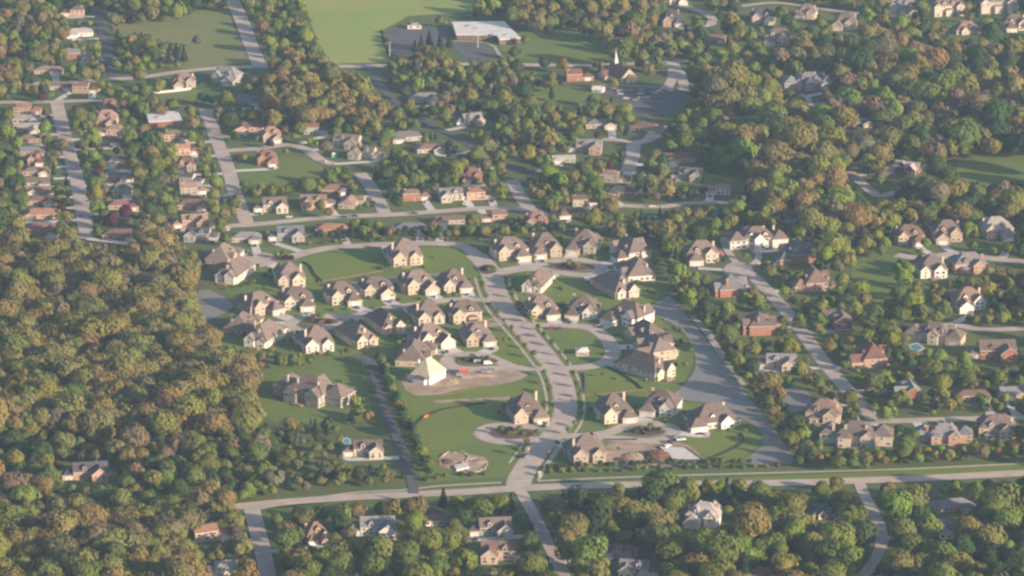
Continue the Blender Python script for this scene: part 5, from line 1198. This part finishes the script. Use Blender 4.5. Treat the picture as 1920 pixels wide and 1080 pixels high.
# the 300 of each kind that show largest become things, the rest one object of each kind
def rel(dx, dy):
    if abs(dx) > 1.1 * abs(dy): return 'left of the' if dx < 0 else 'right of the'
    return 'behind the' if dy < 0 else 'below the'
EXTRA = [(120, 620, 'heart of the left wood'), (300, 620, 'middle of the left wood'), (250, 520, 'upper part of the left wood'), (60, 500, 'left wood by the frame edge'), (380, 720, 'right edge of the left wood'), (150, 740, 'lower part of the left wood'),
         (60, 1040, 'bottom left corner'), (250, 1000, 'bottom left oaks'), (1850, 200, 'far right wood'), (1700, 180, 'middle of the upper right wood'), (1450, 280, 'olive wood above the estate'), (1800, 1050, 'bottom right corner'),
         (1330, 1040, 'bottom edge right of centre'), (300, 870, 'lower left thicket'), (80, 850, 'lower left thicket at the edge'), (440, 860, 'thicket left of the private estate'), (620, 170, 'big oak clump above centre left'), (660, 70, 'yellow-green field'),
         (340, 80, 'meadow'), (1060, 80, 'school lawn'), (1100, 30, 'wood beyond the school'), (520, 50, 'scrub beside the top street'), (60, 60, 'top left trees'), (1300, 560, 'right pond upper bank'), (1450, 780, 'right pond lower bank'), (600, 900, 'meadow beside the bottom road')]
marks = [(l[2], l[3], l[4]) for l in LAND] + EXTRA
vis = [t for t in TREES if -10 < t[5] < 1930 and -15 < t[6] < 1095]
byk = {}
for t in sorted(vis, key=lambda t: -t[7]): byk.setdefault(t[0], []).append(t)
chosen, rest = [], [t for t in TREES if t not in set(vis)]
for k, v in byk.items(): chosen += v[:300]; rest += v[300:]
cand = {}
for t in chosen:
    near = sorted(marks, key=lambda m: math.hypot(m[0] - t[5], (m[1] - t[6]) * 1.6))[0]
    key = (PAL[t[1]][1] + ' ' + NOUN[t[0]], rel(t[5] - near[0], t[6] - near[1]), near[2])
    cand.setdefault(key, []).append((math.hypot(near[0] - t[5], near[1] - t[6]), t))
for (noun, re_, lm), v in cand.items():
    v.sort(key=lambda q: q[0])
    for i, (d, t) in enumerate(v):
        pre = '' if len(v) == 1 else ('nearest ' if i == 0 else ordinal(i + 1) + ' nearest ')
        lab = (pre + f'{noun} {re_} {lm}').split()
        if len(lab) > 16: lab = [w for w in lab if w not in ('the', 'a')]
        g = 'trees with ' + t[0] + ' crowns'
        place(t[0], t[2], t[3], t[4], jitter(PAL[t[1]][0], rng), ' '.join(lab[:16]), {'leafy': 'leafy trees of the suburb', 'budding': 'budding oaks of the woods', 'spruce': 'spruces of the suburb'}[t[0]])
for k in ('leafy', 'budding', 'spruce'):
    v = [t for t in rest if t[0] == k]
    if not v: continue
    Vs, Ts = [], []
    for t in v:
        q = LOD[k][rng.randrange(len(LOD[k]))]; a = rng.uniform(0, 6.28); ca, sa = math.cos(a), math.sin(a)
        Vs.append(np.stack([(q[:, 0] * ca - q[:, 1] * sa) * t[4] + t[2], (q[:, 0] * sa + q[:, 1] * ca) * t[4] + t[3], q[:, 2] * t[4]], 1))
        Ts.append(np.tile(np.array([*jitter(PAL[t[1]][0], rng), 1.0]), (len(q), 1)))
    o = link({'leafy': 'leafy_wood', 'budding': 'budding_wood', 'spruce': 'spruce_wood'}[k], quads_mesh('wood', np.concatenate(Vs), leaf_att, np.concatenate(Ts)))
    tag(o, {'leafy': 'mass of far green trees among the distant houses', 'budding': 'mass of far olive and bronze trees of the woods', 'spruce': 'scattered far dark spruces'}[k], 'trees', kind='stuff')
    print('stuff', k, len(v))

# ------------------------------------------------------------------ rows, hedges, street trees and shrubs
def row(px, step, kind, cols, r0, r1, lab, group, jx=1.0, skip=0.0, hs=1.0):
    c = curve([G(*p) for p in px], 1.0); acc, n = step, 0
    for i in range(len(c) - 1):
        acc += math.dist(c[i], c[i + 1])
        if acc < step: continue
        acc = rng.uniform(-.2, .2) * step
        w_ = P(*c[i]); 
        if any(inside(p, w_[0], w_[1]) for p in PONDS): continue
        if rng.random() < skip: continue
        n += 1; x, y = c[i][0] + rng.uniform(-jx, jx), c[i][1] + rng.uniform(-jx, jx)
        place(kind, x, y, rng.uniform(r0, r1), jitter(PAL[rng.choice(cols)][0], rng, .2), lab % ordinal(n), group, hs * rng.uniform(.85, 1.15))
row([(712, 684), (725, 720), (748, 775), (773, 830), (798, 880), (806, 898)], 5.2, 'young', ['green', 'deep', 'deep', 'green', 'bright'], 3.0, 4.0, 'tall hedge tree along the private drive, %s from the far end', 'hedge trees along the private drive', .6)
row([(720, 690), (734, 722), (758, 780), (782, 835), (808, 890)], 5.5, 'shrub', ['green', 'bright', 'olive'], 2.0, 2.9, 'hedge shrub right of the private drive, %s from the far end', 'hedge shrubs along the private drive', .7)
row([(1030, 883), (1120, 878), (1240, 874), (1360, 872), (1505, 870)], 3.6, 'young', ['fir', 'deep', 'deep', 'green'], 1.7, 2.6, 'small screen tree above the bottom path, %s from left', 'small screen trees above the bottom path', 1.2, .06, .8)
row([(1028, 888), (1120, 884), (1240, 880), (1360, 877), (1470, 875)], 6.0, 'shrub', ['deep', 'green', 'brown', 'olive'], 1.6, 2.6, 'low shrub below the bottom screen trees, %s from left', 'low shrubs above the bottom path', 1.2)
row([(585, 898), (640, 894), (700, 893), (765, 896)], 4.6, 'shrub', ['deep', 'green', 'olive', 'brown'], 2.0, 3.2, 'shrub in the left hedge above the bottom path, %s from left', 'left hedge above the bottom path', 1.0)
row([(800, 900), (850, 893), (930, 890)], 6.0, 'shrub', ['green', 'deep'], 1.5, 2.4, 'shrub below the rings of footings, %s from left', 'shrubs below the entrance plot', 1.0)
row([(560, 452), (640, 447), (740, 444), (850, 443), (960, 440), (1080, 438), (1180, 446), (1245, 462)], 5.0, 'young', ['fir', 'deep', 'green', 'deep'], 2.3, 3.4, 'screen tree in the row behind the loop road, %s from left', 'screen trees behind the loop road', 2.2, .06, .85)
row([(1252, 470), (1262, 505), (1272, 545), (1290, 575), (1325, 612), (1370, 678), (1404, 724), (1440, 770), (1490, 838), (1500, 862)], 6.0, 'young', ['green', 'olive', 'deep', 'bright', 'brown'], 2.0, 3.6, 'bank tree right of the large pond, %s from the top', 'trees on the right pond bank', 2.5, .05, .8)
row([(1250, 452), (1258, 490), (1268, 530)], 6.0, 'young', ['green', 'deep', 'olive'], 2.4, 3.6, 'screen tree right of the crescent, %s from the top', 'screen trees right of the crescent', 2.0)
row([(1575, 868), (1660, 862), (1760, 858), (1930, 850)], 6.0, 'young', ['green', 'olive', 'deep', 'bright'], 2.6, 4.0, 'screen tree above the right-hand path, %s from left', 'screen trees above the right-hand path', 2.0, 0, .85)
row([(716, 60), (724, 84), (736, 112)], 6.0, 'shrub', ['olive', 'green', 'deep'], 1.8, 3.0, 'shrub between the big field and the car park, %s from the top', 'shrubs beside the school car park', 1.0)
row([(640, 536), (720, 526), (840, 523)], 16, 'shrub', ['olive', 'green', 'deep'], 1.0, 2.0, 'waterside shrub along the narrow channel, %s from left', 'shrubs along the channel', 1.0)
row([(560, 459), (700, 451), (900, 449), (1080, 447)], 8.0, 'shrub', ['deep', 'green', 'brown', 'olive'], 1.3, 2.3, 'low shrub on the strip behind the loop road, %s from left', 'low shrubs behind the loop road', 1.5, .1)
row([(415, 668), (470, 672), (560, 675), (650, 670)], 6.5, 'young', ['deep', 'green', 'olive', 'brown'], 1.6, 2.8, 'small tree along the mansion\'s back boundary, %s from left', 'trees on the mansion boundary', 2.0, .2)
row([(1600, 782), (1700, 772), (1800, 770), (1930, 765)], 12, 'young', ['bright', 'green', 'olive'], 3.0, 4.2, 'roadside tree along the estate corner street, %s from left', 'roadside trees on the estate corner street', 2.0)
row([(1424, 562), (1462, 608), (1512, 682), (1562, 748), (1600, 792)], 24, 'young', ['green', 'bright', 'olive'], 2.0, 3.0, 'roadside tree left of the estate street, %s from the top', 'roadside trees left of the estate street', 2.0)
row([(1482, 560), (1524, 605), (1575, 680), (1625, 735)], 24, 'young', ['green', 'bright', 'olive'], 2.0, 3.0, 'roadside tree right of the estate street, %s from the top', 'roadside trees right of the estate street', 2.0)
for d, nm in ((8.6, 'left'), (-8.6, 'right')):
    c = offset_line(blv, d); acc, n = 0, 0
    for i in range(len(c) - 1):
        acc += math.dist(c[i], c[i + 1])
        if acc > 16:
            acc = rng.uniform(-3, 3); n += 1
            place('young', c[i][0], c[i][1], rng.uniform(1.6, 2.5), jitter(PAL[rng.choice(['bright', 'green', 'olive'])][0], rng), f'street sapling on the boulevard\'s {nm} verge, {ordinal(n)} from the entrance', 'boulevard saplings')
ISN = ['roundabout island', 'crescent island', 'left close island', 'building close island', 'left entrance close island', 'right entrance close island', 'loop road island']
for (nm, a, b, rx, ry), lab in zip(ISL, ISN):
    x, y = G(a, b)
    spots = []
    for k in range(11 if rx > 7 else 9):
        t_ = rng.uniform(0, 6.28); q = rng.uniform(.1, .8)
        spots.append((x + rx * q * math.cos(t_), y + ry * q * math.sin(t_), 'shrub' if k < 8 or 'roundabout' in lab else 'young'))
    cnt = {}
    for sx, sy, kind in sorted(spots):
        cnt[kind] = cnt.get(kind, 0) + 1; sh = kind == 'shrub'
        place(kind, sx, sy, rng.uniform(1.5, 2.7) if sh else rng.uniform(1.5, 2.2), jitter(PAL[rng.choice(['deep', 'green', 'fir', 'purple', 'brown'] if sh else ['green', 'bright'])][0], rng),
              f'{"low shrub" if sh else "sapling"} planted on the {lab}, {ordinal(cnt[kind])} from left', f'planting on the {lab}')
# small garden shrubs and saplings round the houses of the subdivision
for h, l in list(zip(HOUSES, LAND))[:39]:
    for k in range(rng.choice((5, 6, 7, 8))):
        for tr in range(12):
            a = rng.uniform(0, 6.28); d = rng.uniform(.98, 1.5); x, y = h[0] + h[3] * d * math.cos(a), h[1] + h[4] * d * math.sin(a)
            q = P(x, y)
            if not any(inside(p, q[0], q[1]) for p in PONDS) and base_clear(x, y, 2) and all(math.hypot(x - o[0], y - o[1]) > 9 for o in HOUSES if o is not h): break
        else: continue
        q = P(x, y); sap = rng.random() < .55
        place('young' if sap else 'shrub', x, y, rng.uniform(1.1, 2.0), jitter(PAL[rng.choice(['green', 'bright', 'olive', 'deep'])][0], rng),
              f'{ordinal(k + 1)} garden {"sapling" if sap else "shrub"} beside the {l[4]}'[:200], 'garden planting of the subdivision')

# ------------------------------------------------------------------ haze: one closed box of even air round camera and scene
hb = MB(); hb.box(-1300, CAM_Y - 120, -1.5, 1300, 1650, CAM_H + 30, ground_m, True)
haze = link('haze', hb.mesh('haze'))
hz = bpy.data.materials.new('haze air'); hz.use_nodes = True; n, l = hz.node_tree.nodes, hz.node_tree.links
n.remove(n['Principled BSDF']); v = n.new('ShaderNodeVolumePrincipled')
v.inputs['Color'].default_value = HAZE_COLOR; v.inputs['Density'].default_value = HAZE_DENSITY; v.inputs['Anisotropy'].default_value = 0.0
l.new(v.outputs['Volume'], n['Material Output'].inputs['Volume'])
haze.data.materials.clear(); haze.data.materials.append(hz)
tag(haze, 'thin blue evening haze over the whole suburb', 'haze', kind='stuff')
